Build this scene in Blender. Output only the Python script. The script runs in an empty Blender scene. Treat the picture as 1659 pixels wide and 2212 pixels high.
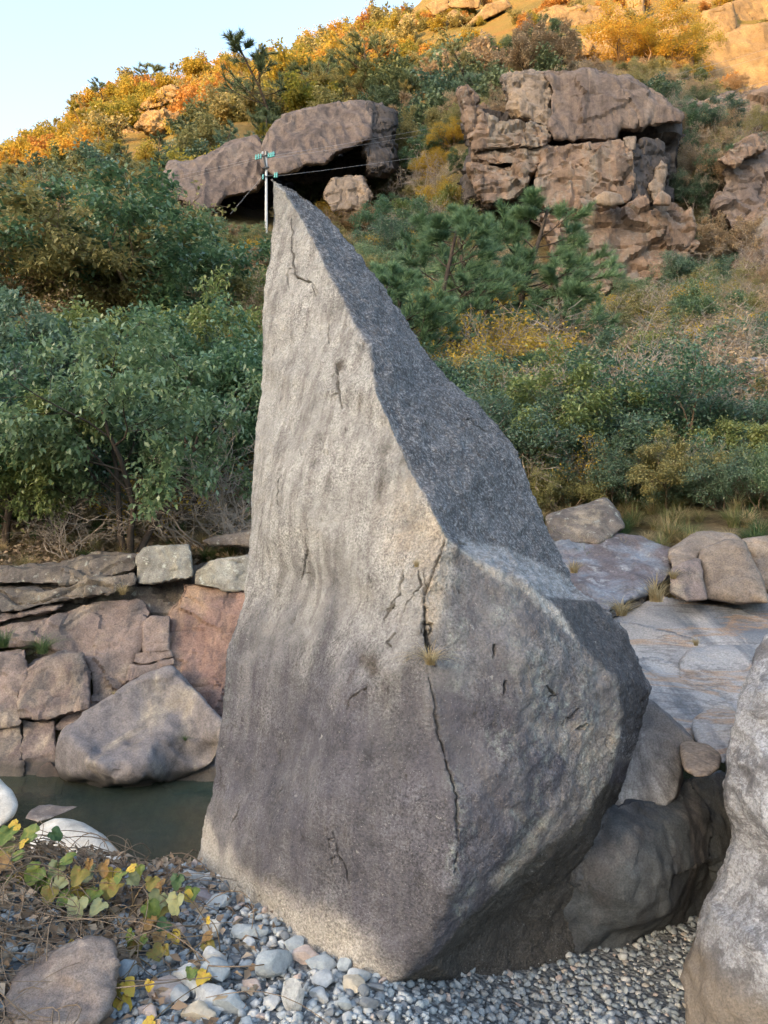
import bpy, bmesh, math, random
import numpy as np
from mathutils import Vector, Matrix
from mathutils.bvhtree import BVHTree
from mathutils.geometry import delaunay_2d_cdt

# ------------------------------------------------------------------ camera, sky, sun, exposure
SC = bpy.context.scene
COL = SC.collection
F, CX, CY, H = 1670.0, 829.5, 1106.0, 1.7      # focal length and centre of the 1659x2212 frame, eye height in metres
cam_d = bpy.data.cameras.new('camera'); cam = bpy.data.objects.new('camera', cam_d); COL.objects.link(cam)
cam.location = (0, 0, H); cam.rotation_euler = (math.radians(90), 0, 0)
cam_d.sensor_fit = 'VERTICAL'; cam_d.angle = 2 * math.atan(CY / F)
cam_d.clip_start = 0.05; cam_d.clip_end = 5000
SC.camera = cam
SUN_EL, SUN_AZ = 13.0, 222.0                    # degrees; azimuth clockwise from +Y: behind and left of the camera
world = bpy.data.worlds.new('World'); SC.world = world; world.use_nodes = True
wn = world.node_tree; bg = wn.nodes['Background']
sky = wn.nodes.new('ShaderNodeTexSky'); sky.sky_type = 'NISHITA'; sky.sun_disc = False
sky.sun_elevation = math.radians(SUN_EL); sky.sun_rotation = math.radians(SUN_AZ)
sky.air_density = 1.0; sky.dust_density = 3.0; sky.ozone_density = 0.7
wn.links.new(sky.outputs[0], bg.inputs[0]); bg.inputs[1].default_value = 0.15
sun_d = bpy.data.lights.new('sun', 'SUN'); sun = bpy.data.objects.new('sun', sun_d); COL.objects.link(sun)
sun_d.energy = 1.9; sun_d.angle = math.radians(0.6); sun_d.color = (1.0, 0.52, 0.11)
_el, _az = math.radians(SUN_EL), math.radians(SUN_AZ)
SUN_DIR = Vector((math.sin(_az) * math.cos(_el), math.cos(_az) * math.cos(_el), math.sin(_el)))
sun.rotation_euler = SUN_DIR.to_track_quat('Z', 'Y').to_euler()
SC.view_settings.view_transform = 'Standard'; SC.view_settings.look = 'None'
SC.view_settings.exposure = 2.5; SC.view_settings.gamma = 1.0

# ------------------------------------------------------------------ small helpers
def at(x, y, d): return Vector(((x - CX) / F * d, d, H + (CY - y) / F * d))
def smooth(a, b, x):
    t = np.clip((x - a) / (b - a), 0, 1); return t * t * (3 - 2 * t)
_r = np.random.RandomState(7); _perm = np.tile(_r.permutation(256), 3)
_g = _r.normal(size=(256, 3)); _g /= np.linalg.norm(_g, axis=1)[:, None]
_g32 = _g.astype(np.float32); _gx, _gy, _gz = (np.ascontiguousarray(_g32[:, k]) for k in range(3)); _p32 = _perm.astype(np.int32)
def pn(p):
    """gradient noise"""
    p = np.asarray(p, np.float32); fl = np.floor(p); f = p - fl; i = fl.astype(np.int32) & 255
    x, y, z = f[:, 0], f[:, 1], f[:, 2]; ix, iy, iz = i[:, 0], i[:, 1], i[:, 2]
    u, v, w = (t * t * t * (t * (t * 6 - 15) + 10) for t in (x, y, z))
    def g(h, a, b, c): return _gx[h] * a + _gy[h] * b + _gz[h] * c
    A = _p32[ix]; B = _p32[ix + 1]; AA = _p32[A + iy]; AB = _p32[A + iy + 1]; BA = _p32[B + iy]; BB = _p32[B + iy + 1]
    x1, y1, z1 = x - 1, y - 1, z - 1
    n00 = g(_p32[AA + iz], x, y, z); n10 = g(_p32[BA + iz], x1, y, z); n00 += u * (n10 - n00)
    n01 = g(_p32[AB + iz], x, y1, z); n11 = g(_p32[BB + iz], x1, y1, z); n01 += u * (n11 - n01); n00 += v * (n01 - n00)
    m00 = g(_p32[AA + iz + 1], x, y, z1); m10 = g(_p32[BA + iz + 1], x1, y, z1); m00 += u * (m10 - m00)
    m01 = g(_p32[AB + iz + 1], x, y1, z1); m11 = g(_p32[BB + iz + 1], x1, y1, z1); m01 += u * (m11 - m01); m00 += v * (m01 - m00)
    return n00 + w * (m00 - n00)
_cr = _r.uniform(0, 1, (256, 7)).astype(np.float32)
def facets(p, tilt=0.9):
    """broken-rock facets: every cell has its own height and slope"""
    p = np.asarray(p, np.float32); fl = np.floor(p); f = p - fl; i = fl.astype(np.int32)
    best = np.full(len(p), 9e9, np.float32); out = np.zeros(len(p), np.float32)
    for a in (-1, 0, 1):
        for b in (-1, 0, 1):
            for c in (-1, 0, 1):
                h = _p32[_p32[_p32[(i[:, 0] + a) & 255] + ((i[:, 1] + b) & 255)] + ((i[:, 2] + c) & 255)]; k = _cr[h]
                dx = f[:, 0] - a - k[:, 0]; dy = f[:, 1] - b - k[:, 1]; dz = f[:, 2] - c - k[:, 2]; d = dx * dx + dy * dy + dz * dz
                m = d < best; best = np.where(m, d, best)
                out = np.where(m, k[:, 3] - 0.5 + tilt * (dx * (k[:, 4] - .5) + dy * (k[:, 5] - .5) + dz * (k[:, 6] - .5)), out)
    return out
def fbm(p, octv=4, gain=0.5, lac=2.03):
    p = np.asarray(p, np.float32); a = 1.0; r = 0
    for k in range(octv):
        r = r + a * pn(p + 17.3 * k); p = p * lac; a *= gain
    return r

def tag(o, label=None, cat=None, group=None, kind=None):
    if label: o['label'] = label
    if cat: o['category'] = cat
    if group: o['group'] = group
    if kind: o['kind'] = kind
    return o
def empty(name, loc=(0, 0, 0)):
    o = bpy.data.objects.new(name, None); COL.objects.link(o); o.location = loc; o.empty_display_size = 0.1
    return o
def mesh_np(name, V, Fc, mat, smooth_sh=False, attrs=None):
    """Fc: (n,3)/(n,4) int array or list of such arrays"""
    me = bpy.data.meshes.new(name)
    V = np.asarray(V, np.float32).reshape(-1, 3)
    if not isinstance(Fc, list): Fc = [Fc]
    Fc = [np.asarray(f, np.int32) for f in Fc if len(f)]
    loops = np.concatenate([f.ravel() for f in Fc]) if Fc else np.zeros(0, np.int32)
    tot = np.concatenate([np.full(len(f), f.shape[1], np.int32) for f in Fc]) if Fc else np.zeros(0, np.int32)
    st = np.concatenate([[0], np.cumsum(tot)[:-1]]).astype(np.int32) if len(tot) else tot
    me.vertices.add(len(V)); me.vertices.foreach_set('co', V.ravel())
    me.loops.add(len(loops)); me.loops.foreach_set('vertex_index', loops)
    me.polygons.add(len(tot)); me.polygons.foreach_set('loop_start', st); me.polygons.foreach_set('loop_total', tot)
    if smooth_sh: me.polygons.foreach_set('use_smooth', np.ones(len(tot), bool))
    for k, v in (attrs or {}).items():
        v = np.asarray(v, np.float32)
        if v.ndim == 1:
            a = me.attributes.new(k, 'FLOAT', 'POINT'); a.data.foreach_set('value', v)
        else:
            a = me.attributes.new(k, 'FLOAT_COLOR', 'POINT'); a.data.foreach_set('color', v.ravel())
    me.update(calc_edges=True); me.validate()
    if mat: me.materials.append(mat)
    return me
def obj(name, me, parent=None, loc=None):
    o = bpy.data.objects.new(name, me); COL.objects.link(o)
    if parent: o.parent = parent
    if loc is not None: o.location = loc
    return o

# ------------------------------------------------------------------ node helpers
class NT:
    def __init__(s, name):
        s.m = bpy.data.materials.new(name); s.m.use_nodes = True; s.t = s.m.node_tree
        s.b = s.t.nodes['Principled BSDF']; s.out = s.t.nodes['Material Output']
        s.b.inputs['Roughness'].default_value = 0.85; s.b.inputs['Specular IOR Level'].default_value = 0.25
    def set(s, sock, v):
        if isinstance(v, bpy.types.NodeSocket): s.t.links.new(v, sock)
        elif isinstance(v, (tuple, list)) and sock.type == 'RGBA' and len(v) == 3: sock.default_value = (*v, 1)
        else: sock.default_value = v
    def co(s, kind='Object', scale=(1, 1, 1)):
        tc = s.t.nodes.new('ShaderNodeTexCoord'); mp = s.t.nodes.new('ShaderNodeMapping')
        mp.inputs['Scale'].default_value = scale; s.t.links.new(tc.outputs[kind], mp.inputs[0]); return mp.outputs[0]
    def pos(s, scale=(1, 1, 1)):
        g = s.t.nodes.new('ShaderNodeNewGeometry'); mp = s.t.nodes.new('ShaderNodeMapping')
        mp.inputs['Scale'].default_value = scale; s.t.links.new(g.outputs['Position'], mp.inputs[0]); return mp.outputs[0]
    def noise(s, v, sc, det=4, rough=0.55, dist=0.0):
        n = s.t.nodes.new('ShaderNodeTexNoise'); s.t.links.new(v, n.inputs['Vector'])
        n.inputs['Scale'].default_value = sc; n.inputs['Detail'].default_value = det
        n.inputs['Roughness'].default_value = rough; n.inputs['Distortion'].default_value = dist; return n.outputs[0]
    def voro(s, v, sc, feat='F1', out='Distance'):
        n = s.t.nodes.new('ShaderNodeTexVoronoi'); n.feature = feat; s.t.links.new(v, n.inputs['Vector'])
        n.inputs['Scale'].default_value = sc; return n.outputs[out]
    def ramp(s, fac, stops, interp='LINEAR'):
        n = s.t.nodes.new('ShaderNodeValToRGB'); n.color_ramp.interpolation = interp; e = n.color_ramp.elements
        while len(e) < len(stops): e.new(0.5)
        for q, (p, c) in zip(e, stops):
            q.position = p; q.color = (c, c, c, 1) if isinstance(c, (int, float)) else (*c, 1)
        s.set(n.inputs[0], fac); return n.outputs[0]
    def mix(s, fac, a, b, mode='MIX'):
        n = s.t.nodes.new('ShaderNodeMix'); n.data_type = 'RGBA'; n.blend_type = mode
        s.set(n.inputs[0], fac); s.set(n.inputs[6], a); s.set(n.inputs[7], b); return n.outputs[2]
    def math(s, op, a, b=0.0, clamp=False):
        n = s.t.nodes.new('ShaderNodeMath'); n.operation = op; n.use_clamp = clamp
        s.set(n.inputs[0], a); s.set(n.inputs[1], b); return n.outputs[0]
    def attr(s, name):
        n = s.t.nodes.new('ShaderNodeAttribute'); n.attribute_name = name; return n
    def sep(s, c):
        n = s.t.nodes.new('ShaderNodeSeparateColor'); s.t.links.new(c, n.inputs[0]); return n.outputs
    def rand(s):
        return s.t.nodes.new('ShaderNodeObjectInfo').outputs['Random']
    def bump(s, h, strength=0.4, dist=0.02):
        n = s.t.nodes.new('ShaderNodeBump'); s.set(n.inputs['Height'], h)
        n.inputs['Strength'].default_value = strength; n.inputs['Distance'].default_value = dist
        s.t.links.new(n.outputs[0], s.b.inputs['Normal']); return n.outputs[0]
    def base(s, c): s.set(s.b.inputs['Base Color'], c)

def rockmat(name, c1, c2, dark, scale=1.0, streak=0.5, dust=None, dust_w=0.0, lich=None, rough=0.85, grain=0.35, bumpd=0.02, wet=False):
    """granite: two tones in big patches, dark water streaks running down, pale/ochre patches, grain"""
    n = NT(name); P = n.pos(); k = 1.0 / scale
    a = n.noise(P, 1.3 * k, 6, 0.6, 0.4)
    c = n.mix(n.ramp(a, [(0.36, 0), (0.64, 1)]), c1, c2)
    if dust:
        d = n.noise(n.pos((1, 1, 0.45)), 2.1 * k, 7, 0.64, 0.6)
        c = n.mix(n.ramp(d, [(0.52 - 0.12 * dust_w, 0), (0.66 - 0.1 * dust_w, 1)]), c, dust)
    S = n.noise(n.pos((1, 1, 0.13)), 4.5 * k, 5, 0.6, 0.3)
    c = n.mix(n.math('MULTIPLY', n.ramp(S, [(0.45, 0), (0.62, 1)]), streak), c, dark)
    if lich:
        l = n.noise(P, 9 * k, 6, 0.7)
        c = n.mix(n.ramp(l, [(0.58, 0), (0.66, 0.7)]), c, lich)
    c = n.mix(1.0, c, n.ramp(n.noise(P, 5.5 * k, 7, 0.72, 0.5), [(0.28, 0.62), (0.5, 1.0), (0.72, 1.3)]), 'MULTIPLY')
    g = n.noise(P, 60 * k, 3, 0.7)
    lo, hi = 1 - grain, 1 + grain
    c = n.mix(1.0, c, n.ramp(g, [(0.3, lo), (0.7, hi)]), 'MULTIPLY')
    if wet:
        zz = n.t.nodes.new('ShaderNodeSeparateXYZ'); n.t.links.new(P, zz.inputs[0])
        wv = n.math('ADD', zz.outputs[2], n.math('MULTIPLY', n.noise(P, 3, 4), 0.10)); c = n.mix(n.ramp(n.math('ADD', wv, 0.5), [(0.26, 0.8), (0.33, 0)]), c, (0.045, 0.04, 0.033))      # damp, algae-stained rock at the waterline
    n.base(c); n.b.inputs['Roughness'].default_value = rough
    h = n.math('ADD', n.math('MULTIPLY', n.noise(P, 9 * k, 6, 0.65), 1.0), n.math('MULTIPLY', g, 0.35))
    n.bump(h, 0.55, bumpd * scale)
    return n.m

def cragmat(name, cols, scale, white=None):
    """cliff stone: every seepage run down the face has its own tint"""
    n = NT(name); k = 1.0 / scale; P = n.pos()
    s1 = n.noise(n.pos((1, 1, 0.16)), 2.6 * k, 7, 0.66, 0.8); s2 = n.noise(n.pos((1, 1, 0.5)), 0.9 * k, 6, 0.65, 0.5)
    f = n.math('ADD', n.math('MULTIPLY', s1, 0.6), n.math('MULTIPLY', s2, 0.4)); m = len(cols) - 1
    c = n.ramp(f, [(0.34 + 0.32 * i / m, q) for i, q in enumerate(cols)])
    c = n.mix(n.ramp(n.noise(n.pos((1, 1, 0.07)), 6 * k, 5, 0.6, 0.2), [(0.52, 0), (0.64, 0.75)]), c, cols[0])
    if white: c = n.mix(n.ramp(n.noise(P, 7 * k, 7, 0.75), [(0.56, 0), (0.66, 0.7)]), c, white)
    c = n.mix(1.0, c, n.ramp(n.noise(P, 12 * k, 7, 0.75, 0.4), [(0.28, 0.55), (0.5, 1.0), (0.72, 1.35)]), 'MULTIPLY')
    n.base(c); n.b.inputs['Roughness'].default_value = 0.9
    n.bump(n.noise(P, 8 * k, 9, 0.72), 0.8, 0.045 * scale); return n.m
def leafmat(name, cols, rough=0.5, trans=0.25, objvar=0.35, spec=0.4, gain=1.35):
    n = NT(name); lv = n.attr('lv').outputs['Fac']
    f = n.math('ADD', n.math('MULTIPLY', lv, 1 - objvar), n.math('MULTIPLY', n.rand(), objvar))
    st = [(i / (len(cols) - 1), tuple(gain * v for v in c)) for i, c in enumerate(cols)]
    c = n.ramp(f, st); n.base(c); n.b.inputs['Roughness'].default_value = rough
    n.b.inputs['Specular IOR Level'].default_value = spec
    if trans:
        trans = trans * 1.6; t = n.t.nodes.new('ShaderNodeBsdfTranslucent'); n.t.links.new(c, t.inputs[0])
        mx = n.t.nodes.new('ShaderNodeMixShader'); mx.inputs[0].default_value = trans
        n.t.links.new(n.b.outputs[0], mx.inputs[1]); n.t.links.new(t.outputs[0], mx.inputs[2])
        n.t.links.new(mx.outputs[0], n.out.inputs[0])
    return n.m

def plainmat(name, c, rough=0.6, metal=0.0, var=0.15, sc=20, spec=0.4):
    n = NT(name); g = n.noise(n.co(), sc, 4, 0.6)
    n.base(n.mix(1.0, c, n.ramp(g, [(0.3, 1 - var), (0.7, 1 + var)]), 'MULTIPLY'))
    n.b.inputs['Roughness'].default_value = rough; n.b.inputs['Metallic'].default_value = metal
    n.b.inputs['Specular IOR Level'].default_value = spec
    return n.m
MAT = {}

# ------------------------------------------------------------------ rock building
def arr(me):
    V = np.empty(len(me.vertices) * 3, np.float32); me.vertices.foreach_get('co', V)
    E = np.empty(len(me.edges) * 2, np.int32); me.edges.foreach_get('vertices', E)
    N = np.empty(len(me.vertices) * 3, np.float32); me.vertex_normals.foreach_get('vector', N)
    return V.reshape(-1, 3).astype(float), E.reshape(-1, 2), N.reshape(-1, 3).astype(float)
def remesh(V, Fc, voxel, smooth_n=6):
    """closed rough solid -> even mesh with rounded edges; returns mesh"""
    me = bpy.data.meshes.new('tmp'); me.from_pydata([tuple(v) for v in V], [], [tuple(int(i) for i in f) for f in Fc]); me.update()
    bm = bmesh.new(); bm.from_mesh(me); bmesh.ops.recalc_face_normals(bm, faces=bm.faces); bm.to_mesh(me); bm.free()
    o = bpy.data.objects.new('tmp', me); COL.objects.link(o)
    md = o.modifiers.new('r', 'REMESH'); md.mode = 'VOXEL'; md.voxel_size = voxel; md.adaptivity = 0
    dg = bpy.context.evaluated_depsgraph_get(); ev = o.evaluated_get(dg)
    r = bpy.data.meshes.new_from_object(ev); bpy.data.objects.remove(o); bpy.data.meshes.remove(me)
    V, E, N = arr(r); deg = np.bincount(E.ravel(), minlength=len(V)).clip(1)
    for k in range(smooth_n):
        lam = 0.6
        acc = np.stack([np.bincount(E[:, 0], V[E[:, 1], j], len(V)) + np.bincount(E[:, 1], V[E[:, 0], j], len(V)) for j in range(3)], 1)
        V = V + lam * (acc / deg[:, None] - V)
    r.vertices.foreach_set('co', V.astype(np.float32).ravel()); r.update()
    return r
def displace(me, fn):
    V, E, N = arr(me); d = fn(V, N)
    V = V + (d if d.ndim == 2 else N * d[:, None])
    me.vertices.foreach_set('co', V.astype(np.float32).ravel()); me.update(); return V
def finish(me, mat, origin=None, sharp=None):
    if origin is not None: me.transform(Matrix.Translation(-Vector(origin)))
    me.materials.clear(); me.materials.append(mat)
    me.polygons.foreach_set('use_smooth', np.ones(len(me.polygons), bool)); me.update()
    if sharp: me.set_sharp_from_angle(angle=math.radians(sharp))
    return me
def relief(loop, inner, cons=(), back=None, thick=None, shrink=0.85, drop=None):
    """closed solid whose near side passes through points (x, y, depth) seen in the frame; back = fan point or pushed-back ring"""
    pts = list(loop) + list(inner); nl = len(loop)
    edges = [(i, (i + 1) % nl) for i in range(nl)] + list(cons)
    r = delaunay_2d_cdt([Vector((p[0], p[1])) for p in pts], edges, [list(range(nl))], 1, 1e-3)
    V = []
    for v, og in zip(r[0], r[3]):
        if og: d = pts[og[0]][2]
        else:
            q = sorted(pts, key=lambda p: (p[0] - v.x) ** 2 + (p[1] - v.y) ** 2)[:2]; d = (q[0][2] + q[1][2]) / 2
        V.append(at(v.x, v.y, d))
    Fc = [list(f) for f in r[2]]
    cnt = {}
    for f in Fc:
        for a, b in zip(f, f[1:] + f[:1]): cnt[(a, b)] = 1
    bnd = [(a, b) for (a, b) in cnt if (b, a) not in cnt]
    if back is not None:
        c = len(V); V.append(Vector(back)); Fc += [[b, a, c] for a, b in bnd]
    else:
        ids = sorted({a for a, b in bnd}); cen = sum((V[i] for i in ids), Vector()) / len(ids)
        eye = Vector((0, 0, H)); k = (cen.y + thick) / cen.y; cb_ = eye + (cen - eye) * k; mp = {}
        for i in ids:
            mp[i] = len(V); V.append(cb_ + (eye + (V[i] - eye) * k - cb_) * shrink)
        c = len(V); V.append(eye + (cen - eye) * (cen.y + thick * 1.1) / cen.y)
        for a, b in bnd: Fc += [[b, a, mp[a], mp[b]], [mp[b], mp[a], c]]
    return V, Fc
def inpoly(x, y, poly):
    x = np.asarray(x, float); r = np.zeros(x.shape, bool); n = len(poly)
    for i in range(n):
        x1, y1 = poly[i][:2]; x2, y2 = poly[(i + 1) % n][:2]
        c = ((y1 > y) != (y2 > y)) & (x < (x2 - x1) * (y - y1) / (y2 - y1 + 1e-9) + x1); r ^= c
    return r
def block(name, poly, d, mat, parent=None, gy=0.0, gx=0.0, bulge=0.12, thick=1.0, vox=None, sm=5, rough=0.03, flute=0.0, strata=0.0,
          seed=0, inset=0.25, shrink=0.9, origin=None, fn=None, inner=(), grow_=0.0, plate=0.0, joint=0.0, sharp=None):
    """rock block: outline poly (frame units), depth d at its centroid, gy/gx depth per 100 frame units up/right, bulge/rough in parts of its size"""
    cx = sum(p[0] for p in poly) / len(poly); cy = sum(p[1] for p in poly) / len(poly)
    if grow_: poly = [(p[0] + grow_ * (p[0] - cx) / (math.hypot(p[0] - cx, p[1] - cy) + 1e-6), p[1] + grow_ * (p[1] - cy) / (math.hypot(p[0] - cx, p[1] - cy) + 1e-6)) for p in poly]
    size = max(max(p[0] for p in poly) - min(p[0] for p in poly), max(p[1] for p in poly) - min(p[1] for p in poly)) / F * d
    dd = lambda x, y: d + gy * (cy - y) / 100 + gx * (x - cx) / 100
    loop = []
    for i, p in enumerate(poly):
        loop.append((p[0], p[1], dd(p[0], p[1])))
    rng = random.Random(seed + 5)
    inn = []
    for s, b in ((inset, 0.75), (0.55, 1.0)):
        for p in poly:
            x = p[0] + (cx - p[0]) * s * rng.uniform(0.8, 1.2); y = p[1] + (cy - p[1]) * s * rng.uniform(0.8, 1.2)
            if inpoly(np.array([x]), np.array([y]), poly)[0]:
                inn.append((x, y, dd(x, y) - bulge * size * b * rng.uniform(0.8, 1.2)))
    inn += [(x, y, dd(x, y) - b * size) for x, y, b in inner]
    V, Fc = relief(loop, inn, thick=thick, shrink=shrink)
    vox = vox or max(size / 60, 0.012)
    me = remesh(V, Fc, vox, sm)
    def dfn(P, N):
        q = P / size + seed * 3.17
        r = rough * size * (fbm(q * 3.2, 5, 0.55) + 0.5 * np.abs(fbm(q * 2.1 + 9, 3)) * -1)
        if plate:                                              # broken plates and ledges
            qq = q * np.array([3.0, 3.0, 3.6]) + 0.25 * np.stack([pn(q * 5), pn(q * 5 + 3), pn(q * 5 + 7)], 1)
            r = r + plate * size * (facets(qq) + 0.45 * facets(qq * 2.3 + 4.4))
        if joint:
            w = pn(np.stack([q[:, 0] * 3.3, q[:, 1] * 3.3, q[:, 2] * 0.8], 1) + 0.15 * fbm(q * 6, 2)[:, None] + 11); h = pn(np.stack([q[:, 0] * 0.7, q[:, 1] * 0.7, q[:, 2] * 4.0], 1) + 0.12 * fbm(q * 7, 2)[:, None] + 23)
            r = r - joint * size * (smooth(0.035, 0.0, np.abs(w)) + 0.8 * smooth(0.03, 0.0, np.abs(h)))
        if flute: r = r + flute * size * (0.25 - np.abs(pn(np.stack([q[:, 0] * 11 + q[:, 2] * 2.5, q[:, 1] * 8, q[:, 2] * 1.1], 1))) * 1.3)
        if strata:
            z = q[:, 2] * 9 + 1.5 * fbm(q * 2, 2); t = np.abs((z % 1) - 0.5) * 2
            r = r - strata * size * smooth(0.75, 1.0, t)
        return r
    displace(me, fn or dfn)
    finish(me, mat, origin, sharp)
    o = obj(name, me, parent)
    if origin is not None and parent is None: o.location = origin
    return o
def C5(pts): return [(x * .3268, 1138.5 + y * .3268) for x, y in pts]
def C6(pts): return [(1084.3 + x * .3464, 1084.3 + y * .3464) for x, y in pts]
def C4(pts): return [(1138.5 + x * .3627, 1409.6 + y * .3627) for x, y in pts]
def C2(pts): return [(829.5 + x * .5, y * .5) for x, y in pts]
def C1(pts): return [(x * .5, y * .5) for x, y in pts]
def C7(pts): return [(x * .5, 1735 + y * .5) for x, y in pts]
def basept(poly, d, z=None):
    cx = sum(p[0] for p in poly) / len(poly); y = max(p[1] for p in poly); return tuple(at(cx, y, d))
# ------------------------------------------------------------------ setting: gravel, water, hillside
def G(x, y):
    x = np.asarray(x, float); y = np.asarray(y, float)
    z = -0.28 * smooth(-0.1, 0.65, x) * smooth(2.0, 3.1, y)
    s = -0.41 * (x + 0.9) + 0.91 * (y - 3.72)
    z = z - 0.45 * np.maximum(s, 0) * smooth(1.2, -0.2, x) - 0.15 * np.maximum(y - 4.4, 0)
    z = z + 0.20 * smooth(-1.05, -1.6, x) * smooth(4.2, 3.2, y) + 0.012 * np.sin(x * 7 + y * 3) + 0.01 * np.sin(x * 3 - y * 9)
    return np.maximum(z, -1.2)
def grid_mesh(name, X, Y, Z, mat, sm=True):
    ny, nx = X.shape; V = np.stack([X.ravel(), Y.ravel(), Z.ravel()], 1)
    i = np.arange(ny * nx).reshape(ny, nx)
    Q = np.stack([i[:-1, :-1].ravel(), i[:-1, 1:].ravel(), i[1:, 1:].ravel(), i[1:, :-1].ravel()], 1)
    return mesh_np(name, V, Q, mat, sm)
n = NT('gravel_soil'); P = n.pos()
n.base(n.mix(1.0, n.ramp(n.noise(P, 30, 5, 0.7), [(0.3, (0.07, 0.075, 0.08)), (0.5, (0.15, 0.16, 0.165)), (0.72, (0.26, 0.265, 0.265))]), n.ramp(n.noise(P, 220, 2), [(0.3, 0.7), (0.7, 1.3)]), 'MULTIPLY'))
n.bump(n.voro(P, 45), 0.8, 0.02); MAT['soil'] = n.m
X, Y = np.meshgrid(np.arange(-5, 4.01, 0.07), np.arange(-3, 9.01, 0.07))
tag(obj('gravel_bank', grid_mesh('gravel_bank', X, Y, G(X, Y), MAT['soil'])), 'gravel and pebble river bank around the tall rock', kind='structure')

n = NT('river_bed'); P = n.pos()
n.base(n.ramp(n.noise(P, 2.2, 6, 0.65), [(0.3, (0.08, 0.075, 0.055)), (0.55, (0.17, 0.145, 0.10)), (0.75, (0.28, 0.24, 0.17))])); MAT['bed'] = n.m
X, Y = np.meshgrid(np.linspace(-4000, 4000, 41), np.linspace(-4000, 4000, 41))
tag(obj('valley_floor', grid_mesh('valley_floor', X, Y, X * 0 - 1.25, MAT['bed'])), 'brown stony bed of the river valley', kind='structure')
X, Y = np.meshgrid(np.linspace(-14, 4, 60), np.linspace(2.5, 14, 60))
bz = -1.05 + 0.25 * pn(np.stack([X.ravel() * 0.9, Y.ravel() * 0.9, X.ravel() * 0], 1)).reshape(X.shape) + 0.55 * smooth(-1.6, -3.2, X) * smooth(4.6, 5.6, Y)
tag(obj('river_bed', grid_mesh('river_bed', X, Y, bz, MAT['bed'])), 'brown bed of the pool under the water', kind='structure')

WATER_Z = -0.35
n = NT('river_water'); P = n.pos((1, 1.6, 1))
n.b.inputs['Roughness'].default_value = 0.03; n.b.inputs['IOR'].default_value = 1.33; n.b.inputs['Specular IOR Level'].default_value = 0.5
n.base(n.mix(n.ramp(n.noise(n.pos(), 0.8, 3), [(0.4, 0), (0.62, 1)]), (0.06, 0.088, 0.074), (0.10, 0.09, 0.062)))
n.bump(n.math('ADD', n.noise(P, 5.5, 3, 0.5, 0.6), n.math('MULTIPLY', n.noise(P, 19, 2), 0.25)), 0.28, 0.02)
tr = n.t.nodes.new('ShaderNodeBsdfTransparent'); tr.inputs[0].default_value = (0.5, 0.62, 0.52, 1)
mx = n.t.nodes.new('ShaderNodeMixShader'); mx.inputs[0].default_value = 0.5
n.t.links.new(n.b.outputs[0], mx.inputs[1]); n.t.links.new(tr.outputs[0], mx.inputs[2]); n.t.links.new(mx.outputs[0], n.out.inputs[0])
MAT['water'] = n.m
X, Y = np.meshgrid(np.linspace(-14, 4, 40), np.linspace(2.4, 14, 40))
tag(obj('river_water', grid_mesh('river_water', X, Y, X * 0 + WATER_Z, MAT['water'])), 'dark green still pool of river water', kind='structure')

HD = np.array([5.5, 6.4, 7.5, 9, 12, 16, 22, 32, 44, 52, 66, 85, 120, 160, 220, 320, 600])
HX = [-1800, -600, 0, 300, 550, 700, 850, 1000, 1200, 1400, 1659, 2200, 3600]
HT = [
 [1980, 1620, 1330, 1190, 1080, 980, 860, 740, 660, 620, 600, 590, 600, 620, 680, 780, 900],
 [1980, 1580, 1260, 1150, 1020, 890, 760, 640, 570, 540, 510, 480, 460, 440, 430, 520, 760],
 [1980, 1560, 1230, 1140, 1010, 880, 740, 620, 545, 515, 480, 440, 400, 350, 345, 430, 720],
 [1980, 1560, 1230, 1140, 1010, 880, 740, 620, 540, 505, 440, 380, 310, 225, 205, 300, 600],
 [1980, 1560, 1230, 1140, 1020, 900, 760, 640, 550, 505, 440, 270, 215, 165, 140, 220, 520],
 [1980, 1560, 1240, 1150, 1030, 920, 780, 650, 550, 505, 430, 225, 170, 115, 85, 140, 420],
 [1980, 1600, 1290, 1160, 1050, 930, 800, 670, 570, 500, 400, 205, 140, 75, 30, 50, 300],
 [1980, 1660, 1350, 1190, 1060, 960, 830, 700, 590, 330, 235, 170, 110, 30, -60, -100, 100],
 [1980, 1660, 1400, 1200, 1070, 970, 850, 740, 640, 300, 170, 130, 60, -60, -200, -260, -50],
 [1980, 1660, 1400, 1190, 1060, 970, 860, 750, 650, 330, 185, 150, 60, -80, -260, -330, -100],
 [1980, 1660, 1380, 1180, 1050, 950, 830, 710, 590, 360, 280, 215, 60, -120, -330, -400, -150],
 [1980, 1660, 1380, 1180, 1050, 950, 830, 700, 580, 400, 300, 200, 40, -140, -350, -420, -150],
 [1980, 1660, 1380, 1180, 1050, 950, 830, 700, 580, 430, 320, 200, 40, -140, -350, -420, -150]]
HT = np.array(HT, float)
_k = np.array([np.interp(math.log(108), np.log(HD), r) for r in HT]); _k[7:] = [150, 165, 200, 222, 225, 225]
HT = np.insert(HT, 12, _k, axis=1); HD = np.insert(HD, 12, 108); LD = np.log(HD)
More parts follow.
